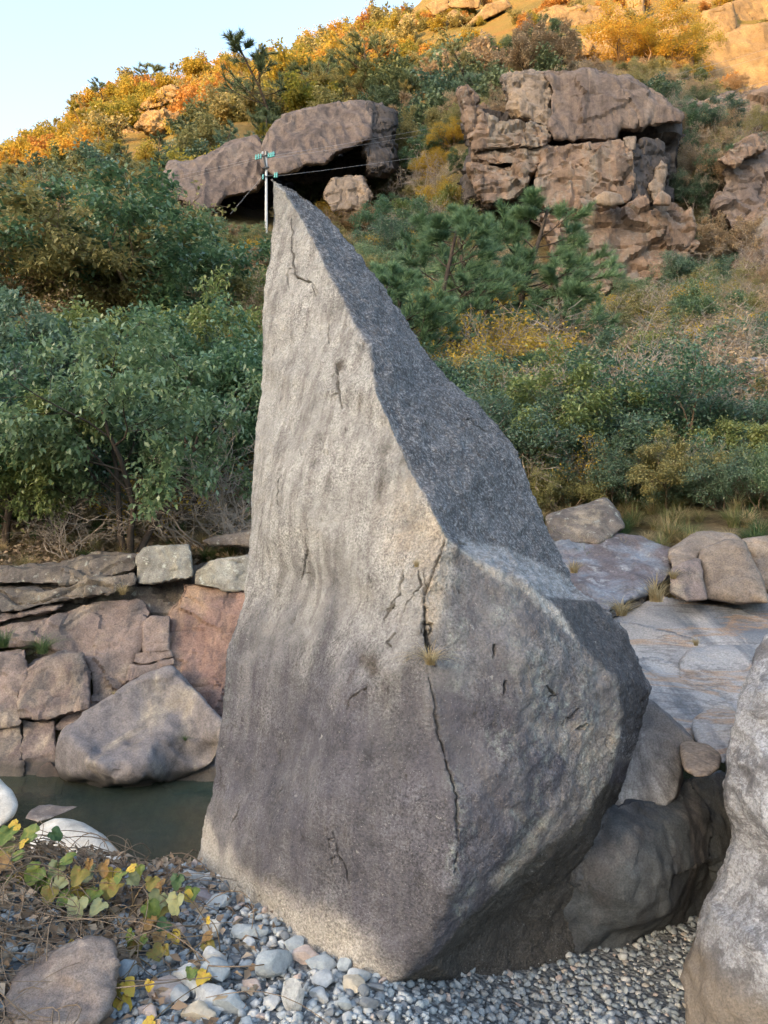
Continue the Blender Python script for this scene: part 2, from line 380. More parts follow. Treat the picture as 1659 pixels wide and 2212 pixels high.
def hill_z(X, Y):
    X = np.asarray(X, float); Y = np.asarray(Y, float); sh = X.shape; X = X.ravel(); Y = Y.ravel()
    xs = np.clip(X / Y * F + CX, HX[0], HX[-1]); ld = np.log(np.clip(Y, 5.5, 600))
    cols = np.stack([np.interp(ld, LD, HT[i]) for i in range(len(HX))], 0)
    j = np.clip(np.searchsorted(HX, xs) - 1, 0, len(HX) - 2); hx = np.array(HX, float)
    t = (xs - hx[j]) / (hx[j + 1] - hx[j]); t = t * t * (3 - 2 * t); k = np.arange(len(X))
    y = cols[j, k] * (1 - t) + cols[j + 1, k] * t
    z = H + (CY - y) / F * Y
    q = np.stack([X, Y, X * 0], 1)
    z = z + 0.02 * Y * fbm(q / (0.25 * Y[:, None] + 1), 3) * smooth(6.5, 12, Y)
    return z.reshape(sh)
n = NT('hillside_soil'); P = n.pos()
c = n.ramp(n.noise(P, 0.35, 8, 0.7), [(0.3, (0.07, 0.06, 0.03)), (0.45, (0.14, 0.115, 0.06)), (0.6, (0.22, 0.17, 0.10)), (0.75, (0.27, 0.21, 0.13))])
sy = n.t.nodes.new('ShaderNodeSeparateXYZ'); n.t.links.new(P, sy.inputs[0])
dry = n.ramp(n.noise(P, 0.12, 7, 0.7), [(0.3, (0.09, 0.08, 0.02)), (0.5, (0.17, 0.125, 0.03)), (0.7, (0.20, 0.11, 0.03))])
c = n.mix(n.ramp(n.math('DIVIDE', sy.outputs[1], 200.0), [(0.2, 0), (0.5, 1)]), c, dry)       # dry autumn grass high on the hill
c = n.mix(1.0, c, n.ramp(n.noise(P, 9, 6, 0.75), [(0.3, 0.45), (0.7, 1.5)]), 'MULTIPLY')
n.base(c); n.bump(n.noise(P, 4, 8, 0.75), 1.0, 0.25); MAT['hill'] = n.m
uu = np.linspace(-1.5, 1.5, 150); dd_ = np.exp(np.linspace(math.log(5.5), math.log(600), 150))
U, D = np.meshgrid(uu, dd_)
tag(obj('hillside', grid_mesh('hillside', U * D, D, hill_z(U * D, D), MAT['hill'])), 'steep wooded hillside rising behind the river', kind='structure')

# the ridge on the other side of the valley, behind and left of the camera: it keeps the low sun off the valley floor
n = NT('ridge_forest'); P = n.pos()
n.base(n.ramp(n.noise(P, 0.08, 8, 0.75), [(0.3, (0.03, 0.04, 0.02)), (0.7, (0.09, 0.09, 0.045))])); n.bump(n.noise(P, 0.2, 8, 0.8), 1.0, 3.0); MAT['ridge'] = n.m
RD = 1400.0; sh_ = Vector((SUN_DIR.x, SUN_DIR.y)).normalized(); sp_ = Vector((-sh_.y, sh_.x))
S, T = np.meshgrid(np.linspace(-1800, 1800, 220), np.linspace(-700, 700, 70))
RID_H = 42 + math.tan(_el) * (RD + 118)
q = np.stack([S.ravel() / 60, T.ravel() / 90, S.ravel() * 0], 1)
Zr = (RID_H - 14 * smooth(-75, -125, S) + 5 * fbm(np.stack([S.ravel() / 45, S.ravel() * 0, S.ravel() * 0], 1), 4).reshape(S.shape)) * np.clip(1 - np.abs(T) / 650, 0, 1) ** 1.1
Zr = Zr + (6 * fbm(q * 2, 4).reshape(S.shape)) * smooth(20, 90, np.abs(T)) - 2
tag(obj('opposite_hill', grid_mesh('opposite_hill', sh_.x * (RD + T) + sp_.x * S, sh_.y * (RD + T) + sp_.y * S, Zr, MAT['ridge'])),
    'forested hill on the other side of the valley', kind='structure')

# ------------------------------------------------------------------ the tall standing rock
Lc = [(583,382,4.6),(578,500,4.55),(571,640,4.45),(558,780,4.35),(560,830,4.33),(552,930,4.25),(545,1080,4.15),(538,1200,4.08),(527,1300,4.0),(492,1420,3.95),(483,1560,3.9),(460,1720,3.85),(428,1852,3.8)]
Bc = [(470,1885,3.6),(560,1960,3.3),(590,2010,3.1),(680,2050,3.0),(760,2098,2.87),(845,2130,2.79)]
Uc = [(900,2136,2.97),(1000,2122,3.15),(1100,2098,3.3),(1220,2064,3.45),(1330,2030,3.62)]
Sc = [(640,408,4.65),(700,452,4.65),(760,530,4.6),(850,650,4.5),(880,690,4.47),(950,790,4.4),(1040,880,4.3),(1110,970,4.2),(1160,1080,4.1),(1210,1180,4.0),(1250,1270,3.9)]
Hc = [(1290,1300,3.75),(1350,1370,3.7),(1400,1485,3.6),(1388,1560,3.62),(1366,1640,3.68),(1335,1750,3.72)]
Rc = [(598,396,4.55),(615,412,4.5),(645,460,4.38),(682,530,4.2),(715,600,4.05),(765,695,3.82),(802,765,3.66),(814,850,3.5),(850,930,3.4),(885,1010,3.28),(930,1095,3.15),(968,1163,3.05)]
Ec = [(1010,1195,3.08),(1080,1232,3.12),(1150,1270,3.16),(1212,1322,3.18),(1255,1395,3.18),(1330,1468,3.2),(1340,1540,3.2),(1335,1610,3.2),(1310,1690,3.15),(1265,1760,3.08),(1200,1812,3.0),(1130,1870,2.95),(1080,1920,2.9),(1000,1990,2.83),(930,2080,2.79)]
Kc = [(912,1300,2.97),(905,1420,2.9),(945,1590,2.83),(985,1750,2.74),(975,1900,2.70),(935,2005,2.72)]
Kr = [(935,1310,2.93),(945,1430,2.86)]
Gc = [(1000,1168,3.25),(1100,1190,3.5),(1190,1238,3.72)]
Qc = [(1190,1290,3.28)]
# lower ends run on into the gravel
DL = [(420,2010,3.8)]; DB = [(478,2120,3.6),(560,2230,3.3),(600,2300,3.1),(690,2340,3.0),(770,2400,2.87),(850,2450,2.8)]
DU = [(910,2440,2.97),(1010,2400,3.15),(1110,2370,3.3),(1230,2330,3.45),(1340,2290,3.62)]
loop = Lc + DL + DB + DU + list(reversed(Hc)) + list(reversed(Sc))
inner = Bc + Uc + Rc + Ec + Kc + Gc + Qc
inner += [(1130,1420,2.96),(1180,1550,2.98),(1100,1640,2.84),(1150,1740,2.88),(1060,1820,2.78)]     # belly of the right lobe
inner += [(1180,1930,3.36),(1085,1990,3.30),(1280,1850,3.5),(985,2062,3.08),(1340,1720,3.62),(1120,1950,3.3),(1230,1890,3.42),(1180,2010,3.42)]     # hollow underside
inner += [(760,1500,3.05),(700,1750,2.98),(820,1300,3.18),(650,1100,3.62),(690,850,3.82),(850,1150,3.24),(600,1650,3.45)]
base0 = len(loop); idx = {}
for i, p in enumerate(loop + inner): idx[p] = i
def chain(c): return [(idx[a], idx[b]) for a, b in zip(c, c[1:])]
cons = chain([Lc[0]] + Rc + Ec + [Bc[-1]]) + chain([Rc[-1]] + Kc) + chain([Lc[-1]] + Bc + Uc) + chain([Rc[-1]] + Gc + [Sc[-1]]) + chain([Ec[2]] + Qc + [Hc[0]]) + chain([Ec[5], Hc[2]])
V, Fc = relief(loop, inner, cons, back=(0.15, 5.15, 0.9))
rock = remesh(V, Fc, 0.0105, 2)
bv = BVHTree.FromPolygons([Vector(v) for v in V], Fc)
def hit(x, y):
    o = Vector((0, 0, H)); d = (at(x, y, 1) - o).normalized(); r = bv.ray_cast(o, d)
    return r[0] if r[0] else at(x, y, 3.3)
CR = [  # cracks: polyline in the frame, half width, depth (metres)
 ([(624,470),(629,500),(624,522),(628,560),(634,590),(650,605),(672,607),(680,640)], .011, .03),
 ([(706,690),(711,720),(712,745)], .008, .018), ([(728,790),(735,815),(738,850),(742,885)], .014, .02),
 ([(610,1035),(606,1062),(605,1100)], .008, .02), ([(663,1160),(664,1200),(655,1240),(649,1262)], .009, .022),
 ([(960,1168),(938,1222),(922,1262),(913,1300),(919,1352),(926,1402),(940,1440)], .02, .07),
 ([(868,1232),(864,1280),(846,1312),(834,1332)], .017, .05), ([(900,1225),(905,1262),(885,1290),(870,1322)], .010, .03),
 ([(920,1450),(935,1500),(945,1580),(965,1650),(986,1720),(986,1800),(980,1880)], .007, .016),
 ([(722,1796),(730,1830),(735,1855),(748,1865),(757,1905)], .009, .026), ([(519,1735),(511,1760),(500,1782)], .008, .02),
 ([(613,1690),(606,1705),(599,1722)], .007, .016), ([(1069,1393),(1064,1422)], .009, .02), ([(1090,1470),(1086,1500)], .010, .02),
 ([(1168,1478),(1196,1502)], .008, .02), ([(1020,960),(1034,988),(1049,1000)], .012, .03), ([(960,868),(981,886)], .010, .02),
 ([(1060,1040),(1077,1058)], .010, .02), ([(818,618),(826,638)], .012, .02), ([(1010,905),(1030,925),(1050,935)], .010, .015),
 ([(985,1166),(1012,1172)], .014, .03), ([(1245,1530),(1225,1560)], .012, .02), ([(685,1745),(693,1752)], .007, .014),
 ([(850,1370),(838,1390),(848,1398)], .012, .022), ([(800,1480),(770,1500),(755,1515)], .010, .016), ([(480,1650),(474,1700)], .01, .012),
 ([(1262,1565),(1240,1575)], .02, .03)]
def jag(pl, sd):
    rr = random.Random(sd); out = []
    for (x0, y0), (x1, y1) in zip(pl, pl[1:]):
        m = max(1, int(math.hypot(x1 - x0, y1 - y0) / 9))
        for k in range(m): out.append((x0 + (x1 - x0) * k / m + rr.gauss(0, 1.7), y0 + (y1 - y0) * k / m + rr.gauss(0, 1.0)))
    return out + [pl[-1]]
CR2 = []
for i_, (pl, w, dp) in enumerate(CR):
    j = jag(pl, i_); CR2.append((j, w, dp)); rr = random.Random(i_ + 50)
    for b in range(0 if i_ == 8 else len(j) // 7 + (1 if len(j) > 4 else 0)):      # short side branches
        x0, y0 = j[rr.randrange(1, len(j))]; sg = rr.choice((-1, 1)); CR2.append((jag([(x0, y0), (x0 + sg * rr.uniform(6, 16), y0 + rr.uniform(-4, 14)), (x0 + sg * rr.uniform(8, 18), y0 + rr.uniform(10, 34))], i_ + b), w * 0.5, dp * 0.5))
rr = random.Random(77)
for k in range(18):                                             # small chips and hairline breaks
    x0, y0 = rr.uniform(560, 1280), rr.uniform(620, 1950); L_ = rr.uniform(6, 24); CR2.append((jag([(x0, y0), (x0 + rr.gauss(0, 4), y0 + L_)], k), rr.uniform(.004, .006), rr.uniform(.005, .009)))
CR = CR2
def rock_fn(P, N):
    q = P.copy()
    up = np.stack([q[:, 0] * 5.5, q[:, 1] * 5.5, q[:, 2] * 1.1], 1)
    r = 0.05 * fbm(q * 1.1 + 4, 2) + 0.011 * fbm(up, 4, 0.6) + 0.009 * fbm(q * 9, 4, 0.6)
    side = smooth(0.05, 0.45, N[:, 0])                      # the rough weathered right-hand face
    sl = np.stack([q[:, 0] * 6 + q[:, 2] * 7, q[:, 1] * 6, q[:, 2] * 12 - q[:, 0] * 10], 1)
    r = r + side * (0.017 * fbm(sl, 4, 0.6) - 0.010 * np.abs(fbm(q * 14 + 3, 3)))
    pit = pn(q * np.array([26, 26, 18])) ; r = r - 0.014 * smooth(0.40, 0.6, pit)
    r = r + 0.005 * facets(q * 1.9 + 0.2 * np.stack([pn(q * 4), pn(q * 4 + 5), pn(q * 4 + 9)], 1)) * (1 - 0.5 * side) + 0.004 * facets(q * 5.5 + 3)
    grain = pn(q * 55); r = r + 0.0022 * grain
    return r
def near_cracks(P, pad):
    m = np.zeros(len(P), bool)
    for pl, w, dp in CR:
        p3 = np.array([hit(x, y) for x, y in pl]); lo, hi = p3.min(0) - 0.08, p3.max(0) + 0.08
        k = np.where(np.all((P > lo) & (P < hi), 1))[0]; best = np.full(len(k), 9.0)
        for a, b in zip(p3, p3[1:]):
            ab = b - a; t = np.clip(((P[k] - a) @ ab) / (ab @ ab), 0, 1); best = np.minimum(best, np.linalg.norm(P[k] - (a + t[:, None] * ab), axis=1))
        m[k[best < w + pad]] = True
    return m
bm = bmesh.new(); bm.from_mesh(rock); bm.verts.ensure_lookup_table()     # finer mesh along the cracks
P_ = np.empty(len(rock.vertices) * 3, np.float32); rock.vertices.foreach_get('co', P_); nc = near_cracks(P_.reshape(-1, 3).astype(float), 0.008)
ed = [e for e in bm.edges if nc[e.verts[0].index] and nc[e.verts[1].index]]
bmesh.ops.subdivide_edges(bm, edges=ed, cuts=2, use_grid_fill=True); bmesh.ops.triangulate(bm, faces=[f for f in bm.faces if len(f.verts) > 4]); bm.to_mesh(rock); bm.free()
V0, E0, N0 = arr(rock)
crack = np.zeros(len(V0))
def rock_all(P, N):
    r = rock_fn(P, N)
    wob = 0.006 * fbm(P * 22, 3)
    for pl, w, dp in CR:
        p3 = np.array([hit(x, y) for x, y in pl]); dm = np.full(len(P), 9.0); tt = np.zeros(len(P))
        lo, hi = p3.min(0) - 0.12, p3.max(0) + 0.12
        m = np.where(np.all((P > lo) & (P < hi), 1))[0]
        if not len(m): continue
        Q = P[m]; best = np.full(len(m), 9.0)
        L = len(p3) - 1; bt = np.zeros(len(m))
        for i in range(L):
            a, b = p3[i], p3[i + 1]; ab = b - a; t = np.clip(((Q - a) @ ab) / (ab @ ab), 0, 1)
            dist = np.linalg.norm(Q - (a + t[:, None] * ab), axis=1)
            u = dist < best; best[u] = dist[u]; bt[u] = (i + t[u]) / L
        ww = 0.45 * w * (0.35 + 0.75 * np.sin(np.clip(bt, 0.04, 0.96) * math.pi)) * np.clip(1 + 1.3 * pn(Q * 24) + 0.5 * pn(Q * 60), 0.12, 2)
        k = smooth(1.3, 0.5, (best + wob[m] * 0.6) / ww)
        r[m] -= 1.0 * dp * k * np.clip(1 + pn(Q * 17), .3, 1.5); crack[m] = np.maximum(crack[m], k)
    return r
V1 = displace(rock, rock_all)
# weathering masks (patina, lichen, bare stone), plus painted light (top) and shade (under)
x = V1[:, 0] / V1[:, 1] * F + CX; y = CY - (V1[:, 2] - H) / V1[:, 1] * F
wob = 26 * fbm(V1 * 3.1 + 2, 4); wx = x + wob; wy = y + 26 * fbm(V1 * 3.1 + 31, 4)
streak = fbm(np.stack([V1[:, 0] * 7, V1[:, 1] * 7, V1[:, 2] * 0.8], 1), 4)
streak2 = fbm(np.stack([V1[:, 0] * 14 + 5, V1[:, 1] * 14, V1[:, 2] * 1.0], 1), 4)
patch = fbm(V1 * 2.4 + 8, 5); fine = fbm(V1 * 9 + 1, 4, 0.65)
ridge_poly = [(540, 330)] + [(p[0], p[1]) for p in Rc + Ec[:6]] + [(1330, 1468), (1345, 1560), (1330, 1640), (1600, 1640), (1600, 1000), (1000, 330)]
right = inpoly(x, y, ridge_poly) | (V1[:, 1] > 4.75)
top = inpoly(x, y, [(990, 1160)] + [p[:2] for p in Ec[:3]] + [(1190, 1292), (1300, 1300), (1250, 1262), (1190, 1230), (1100, 1185)])  # up-facing facet: pale grain, with sky brightness painted in as well
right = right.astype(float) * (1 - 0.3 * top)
low = smooth(1200, 1600, wy + 190 * streak + 60 * patch - 0.12 * (x - 760) + 0.25 * np.clip(700 - x, 0, 300)) * (1 - right)            # purple-grey river patina on the lower front
lobe = inpoly(wx, wy, [(985, 1175), (1330, 1440), (1360, 1640), (1250, 1800), (1000, 2010), (960, 1900), (985, 1740), (940, 1560), (960, 1430)]).astype(float) * (1 - right)
low = np.clip(np.maximum(low, 0.75 * lobe) + 0.25 * patch * (low > .1), 0, 1)
pale = smooth(0.20, 0.06, V1[:, 2] + 0.14 * patch + 0.04 * fine + 0.10 * np.clip(V1[:, 0] + 0.55, -1, .35)) * (1 - smooth(-0.05, 0.12, V1[:, 0]))
pale = np.maximum(pale, 0.2 * smooth(0.55, 0.1, V1[:, 2] + 0.3 * streak) * smooth(-0.45, -0.7, V1[:, 0]))
lich = np.clip(lobe * smooth(0.05, 0.5, streak + 0.7 * fine + 0.08), 0, 1)
lich = np.maximum(lich, 0.75 * smooth(60, 8, np.abs(x - np.interp(y, [p[1] for p in Rc], [p[0] for p in Rc]) + 22)) * smooth(-.2, .3, fine + streak2) * (y < 1170) * (y > 1000) * (1 - right))
lich = np.maximum(lich, 0.65 * smooth(620, 400, y + 80 * patch) * smooth(-.25, .25, streak2) * (1 - right))
lich = np.maximum(lich, 0.45 * smooth(25, 5, np.abs(x - np.interp(y, [1350, 1500], [500, 486]))) * (y > 1380) * (y < 1560))
ochre = np.maximum(smooth(120, 40, np.hypot((wx - 905) / 1.0, (wy - 1150) / 1.3)), smooth(75, 20, np.hypot((wx - 935) / .45, (wy - 1300) / 1.6)))
edge = inpoly(wx, wy, [(1130, 1560), (1345, 1560), (1330, 1660), (1260, 1780), (1090, 1925), (1060, 1900), (1180, 1760), (1220, 1640)]).astype(float)
ochre = np.clip(np.maximum(ochre, edge * (0.75 + fine)) * (1 - right), 0, 1)
stain = smooth(20, 3, np.abs(wx * 0.4 + x * 0.6 - np.interp(y, [680, 800, 950], [722, 735, 765]))) * smooth(690, 780, y) * smooth(960, 860, y) * smooth(-.3, .2, streak2 + fine)
stain = np.maximum(stain, 0.75 * smooth(0.18, 0.5, streak2 + 0.3 * fine) * smooth(650, 900, y) * smooth(1350, 1100, y) * smooth(690, 760, x) * (1 - right))
stain = np.maximum(stain, smooth(.22, .42, fine + .2 * patch) * smooth(85, 20, np.abs((wy - 1440) + 0.35 * (wx - 830))) * smooth(700, 780, x) * smooth(960, 900, x))
under = inpoly(x, y, [(p[0], p[1]) for p in Ec[8:]] + [(845, 2130), (900, 2300), (1400, 2300), (1420, 1700)]).astype(float)  # underside of the overhang: its shade is deepened in the colour
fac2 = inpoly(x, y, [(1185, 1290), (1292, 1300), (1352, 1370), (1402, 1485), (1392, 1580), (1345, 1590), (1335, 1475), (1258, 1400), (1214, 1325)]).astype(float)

m1 = np.stack([low, right, lich, pale], 1); m2 = np.stack([ochre, stain * (1 - right), crack, under], 1)
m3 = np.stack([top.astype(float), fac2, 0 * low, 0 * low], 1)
for k, v in (('m1', m1), ('m2', m2), ('m3', m3)):
    E_, deg = E0, np.bincount(E0.ravel(), minlength=len(V1)).clip(1)
    for it in range(3):
        acc = np.stack([np.bincount(E_[:, 0], v[E_[:, 1], j], len(v)) + np.bincount(E_[:, 1], v[E_[:, 0], j], len(v)) for j in range(4)], 1); v = 0.4 * v + 0.6 * acc / deg[:, None]
    a = rock.attributes.new(k, 'FLOAT_COLOR', 'POINT'); a.data.foreach_set('color', v.astype(np.float32).ravel())

n = NT('standing_rock_granite'); P = n.pos()
A = n.attr('m1'); low_, right_, lich_ = n.sep(A.outputs['Color'])[:3]; pale_ = A.outputs['Alpha']
B = n.attr('m2'); och_, stn_, crk_ = n.sep(B.outputs['Color'])[:3]; und_ = B.outputs['Alpha']
st = n.noise(n.pos((1, 1, 0.09)), 13, 6, 0.66, 0.3)
c = n.ramp(n.noise(P, 2.2, 6, 0.6), [(0.3, (0.285, 0.275, 0.255)), (0.7, (0.385, 0.372, 0.35))])
c = n.mix(n.ramp(st, [(0.47, 0), (0.62, 0.75)]), c, (0.175, 0.162, 0.15))
c = n.mix(n.math('MULTIPLY', och_, n.ramp(n.noise(P, 6, 5, 0.65), [(0.35, 0.15), (0.6, 0.9)])), c, (0.37, 0.31, 0.24))
lo = n.ramp(n.noise(P, 4, 6, 0.65, 0.3), [(0.3, (0.06, 0.057, 0.068)), (0.7, (0.115, 0.11, 0.127))])
lowm = n.math('MULTIPLY', n.math('SUBTRACT', low_, n.math('MULTIPLY', och_, 0.65), True), n.ramp(st, [(0.3, 0.86), (0.6, 1.0)]))
c = n.mix(lowm, c, lo)
c = n.mix(n.math('MULTIPLY', lich_, n.ramp(n.noise(P, 38, 5, 0.75), [(0.44, 0), (0.62, 0.6)])), c, (0.30, 0.325, 0.295))
c = n.mix(n.math('MULTIPLY', pale_, 0.9), c, (0.40, 0.365, 0.315))
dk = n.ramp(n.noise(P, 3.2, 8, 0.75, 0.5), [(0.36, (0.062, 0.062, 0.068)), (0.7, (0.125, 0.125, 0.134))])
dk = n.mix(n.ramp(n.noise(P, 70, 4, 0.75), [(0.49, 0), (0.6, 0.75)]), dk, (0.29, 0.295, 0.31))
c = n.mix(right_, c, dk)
top_ = n.sep(n.attr('m3').outputs['Color'])[0]
c = n.mix(n.math('MULTIPLY', top_, n.ramp(n.noise(n.pos((1, 1, 3)), 24, 5, 0.72), [(0.42, 0.1), (0.6, 0.75)])), c, (0.34, 0.35, 0.37))
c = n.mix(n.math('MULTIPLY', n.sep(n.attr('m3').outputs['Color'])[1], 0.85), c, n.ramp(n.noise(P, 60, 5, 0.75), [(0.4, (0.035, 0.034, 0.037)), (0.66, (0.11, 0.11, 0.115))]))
c = n.mix(n.math('MULTIPLY', stn_, 0.85), c, (0.06, 0.047, 0.035))
c = n.mix(n.math('MULTIPLY', crk_, 0.7), c, (0.05, 0.045, 0.035))
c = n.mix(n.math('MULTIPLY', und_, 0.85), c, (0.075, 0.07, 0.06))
c = n.mix(1.0, c, n.ramp(n.noise(P, 7, 8, 0.75, 0.6), [(0.28, 0.6), (0.5, 1.0), (0.72, 1.3)]), 'MULTIPLY')
c = n.mix(n.ramp(n.noise(n.pos((1, 1, 0.35)), 26, 7, 0.78), [(0.60, 0), (0.66, 0.75)]), c, (0.075, 0.066, 0.06))      # dark flecks and drip marks
c = n.mix(n.ramp(n.noise(P, 17, 7, 0.8), [(0.62, 0), (0.68, 0.6)]), c, (0.44, 0.43, 0.40))      # pale scars
g1 = n.noise(P, 95, 3, 0.75); g2 = n.noise(P, 210, 2, 0.6)
c = n.mix(n.ramp(n.noise(P, 3.3, 5, 0.65), [(0.36, 0.25), (0.62, 1.0)]), c, n.mix(1.0, c, n.ramp(g1, [(0.34, 0.45), (0.5, 1.0), (0.66, 1.55)]), 'MULTIPLY'))
sp = n.voro(P, 70); c = n.mix(n.ramp(sp, [(0.10, 0.55), (0.17, 0)]), c, n.mix(0.5, c, (0.5, 0.5, 0.5)))
n.base(c); n.b.inputs['Roughness'].default_value = 0.8
n.bump(n.math('ADD', n.math('MULTIPLY', n.noise(P, 28, 5, 0.7), 1.0), n.math('MULTIPLY', g1, 0.9)), 0.95, 0.016)
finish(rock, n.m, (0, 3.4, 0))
ro = obj('standing_rock', rock); ro.location = (0, 3.4, 0)
tag(ro, 'huge tall pointed grey granite rock standing like a sail in the gravel', 'rock')
# ------------------------------------------------------------------ rocks round the tall one
MAT['bank'] = rockmat('bank_granite', (0.13, 0.10, 0.093), (0.22, 0.172, 0.152), (0.075, 0.07, 0.072), 0.8, 0.75, (0.28, 0.23, 0.18), 0.1, None, 0.8, wet=True)
MAT['bankred'] = rockmat('bank_red_granite', (0.17, 0.105, 0.088), (0.25, 0.165, 0.135), (0.10, 0.078, 0.075), 0.8, 0.7, (0.29, 0.20, 0.14), 0.2, wet=True)
MAT['bankdark'] = rockmat('bank_dark_granite', (0.09, 0.078, 0.07), (0.16, 0.135, 0.115), (0.05, 0.045, 0.045), 0.7, 0.6, (0.24, 0.2, 0.15), 0.0, (0.33, 0.34, 0.3))
MAT['bankgrey'] = rockmat('bank_smooth_granite', (0.145, 0.132, 0.135), (0.20, 0.182, 0.18), (0.095, 0.086, 0.09), 0.8, 0.6, (0.28, 0.245, 0.20), 0.1, None, 0.75, 0.3, wet=True)
MAT['banklich'] = rockmat('bank_lichen_granite', (0.24, 0.23, 0.2), (0.3, 0.3, 0.27), (0.1, 0.09, 0.08), 0.6, 0.6, (0.3, 0.27, 0.2), 0.2, (0.5, 0.52, 0.46))
MAT['slab'] = rockmat('slab_granite', (0.30, 0.29, 0.285), (0.42, 0.395, 0.37), (0.16, 0.165, 0.18), 1.1, 0.75, (0.40, 0.28, 0.185), -0.25, None, 0.7, 0.3)
MAT['slabdark'] = rockmat('slab_wet_granite', (0.095, 0.082, 0.086), (0.14, 0.12, 0.125), (0.19, 0.215, 0.25), 1.6, 0.8, (0.24, 0.24, 0.24), -0.4, (0.3, 0.3, 0.3), 0.65, 0.35)
MAT['slabbrown'] = rockmat('slab_brown_granite', (0.15, 0.122, 0.10), (0.21, 0.17, 0.135), (0.14, 0.12, 0.11), 0.9, 0.6, (0.28, 0.22, 0.165), 0.1, None, 0.85)
MAT['boulder'] = rockmat('boulder_grey_granite', (0.13, 0.125, 0.125), (0.19, 0.18, 0.175), (0.08, 0.08, 0.085), 0.5, 0.5, (0.34, 0.34, 0.34), -0.15, None, 0.8)
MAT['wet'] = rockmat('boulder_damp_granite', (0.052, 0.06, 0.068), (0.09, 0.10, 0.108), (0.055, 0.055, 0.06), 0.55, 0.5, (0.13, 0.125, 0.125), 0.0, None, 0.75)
MAT['pale'] = rockmat('pale_river_granite', (0.44, 0.42, 0.38), (0.52, 0.5, 0.455), (0.36, 0.34, 0.31), 0.5, 0.3, (0.46, 0.40, 0.31), 0.0, None, 0.75, 0.15, 0.006, wet=True)
MAT['pink'] = rockmat('pink_granite', (0.15, 0.12, 0.105), (0.22, 0.18, 0.155), (0.17, 0.15, 0.14), 0.35, 0.5, (0.33, 0.28, 0.235), 0.0, None, 0.85, 0.4)
MAT['frost'] = NT('streaked_pale_granite')
n = MAT['frost']; P = n.pos()                     # the pale stone at the right edge with dark lichen bands running across it
bnd = n.noise(n.pos((3.0, 1.2, -4.6)), 0.62, 7, 0.68, 1.2)
rot = n.t.nodes.new('ShaderNodeVectorRotate'); n.t.links.new(P, rot.inputs['Vector']); rot.rotation_type = 'Y_AXIS'; rot.inputs['Angle'].default_value = math.radians(34)
mp = n.t.nodes.new('ShaderNodeMapping'); mp.inputs['Scale'].default_value = (0.8, 1.2, 3.4); n.t.links.new(rot.outputs[0], mp.inputs[0])
bnd = n.noise(mp.outputs[0], 2.6, 9, 0.74, 0.35)
c = n.mix(n.ramp(n.noise(P, 3, 5, 0.6), [(0.3, 0), (0.7, 1)]), (0.28, 0.29, 0.31), (0.39, 0.40, 0.42))
c = n.mix(n.ramp(bnd, [(0.50, 0), (0.545, 0.75), (0.62, 0.95)]), c, (0.085, 0.083, 0.086))
c = n.mix(n.ramp(n.noise(n.pos((1, 1, 1.6)), 48, 5, 0.78), [(0.47, 0), (0.57, 0.75)]), c, (0.15, 0.145, 0.155))
sz = n.t.nodes.new('ShaderNodeSeparateXYZ'); n.t.links.new(P, sz.inputs[0])
hz = n.math('ADD', sz.outputs[2], n.math('MULTIPLY', n.noise(P, 5, 4), 0.22))
c = n.mix(n.ramp(hz, [(0.16, 1), (0.24, 0)]), c, n.mix(n.noise(P, 5, 5, 0.7), (0.10, 0.095, 0.088), (0.25, 0.21, 0.17)))
c = n.mix(1.0, c, n.ramp(n.noise(P, 120, 3, 0.7), [(0.3, 0.7), (0.7, 1.3)]), 'MULTIPLY')
n.base(c); n.bump(n.math('ADD', n.noise(P, 22, 6, 0.7), n.math('MULTIPLY', bnd, -0.7)), 0.7, 0.02); MAT['frost'] = n.m

n = NT('banded_slab_granite'); P = n.pos()
c = n.mix(n.ramp(n.noise(P, 1.1, 6, 0.6, 0.4), [(0.35, 0), (0.65, 1)]), (0.22, 0.207, 0.205), (0.36, 0.335, 0.315))
c = n.mix(n.ramp(n.noise(n.pos((1.5, 0.25, 0.25)), 1.3, 5, 0.6, 0.5), [(0.50, 0), (0.58, 0.75)]), c, (0.10, 0.112, 0.13))      # water runs
c = n.mix(n.ramp(n.noise(n.pos((0.35, 0.5, 3.2)), 1.6, 6, 0.62, 0.6), [(0.52, 0), (0.56, 0.7), (0.59, 0.1), (0.7, 0)]), c, (0.33, 0.195, 0.10))   # orange bands
c = n.mix(n.ramp(n.noise(n.pos((0.4, 0.6, 5.0)), 2.1, 5, 0.6, 0.4), [(0.56, 0), (0.59, 0.5), (0.62, 0.05)]), c, (0.08, 0.07, 0.065))
g = n.noise(P, 60, 4, 0.75); c = n.mix(1.0, c, n.ramp(g, [(0.3, 0.65), (0.7, 1.35)]), 'MULTIPLY')
n.base(c); n.b.inputs['Roughness'].default_value = 0.7; n.bump(n.math('ADD', n.noise(n.pos((1, 1, 4)), 6, 6, 0.65), n.math('MULTIPLY', g, 0.3)), 0.6, 0.03); MAT['slab'] = n.m
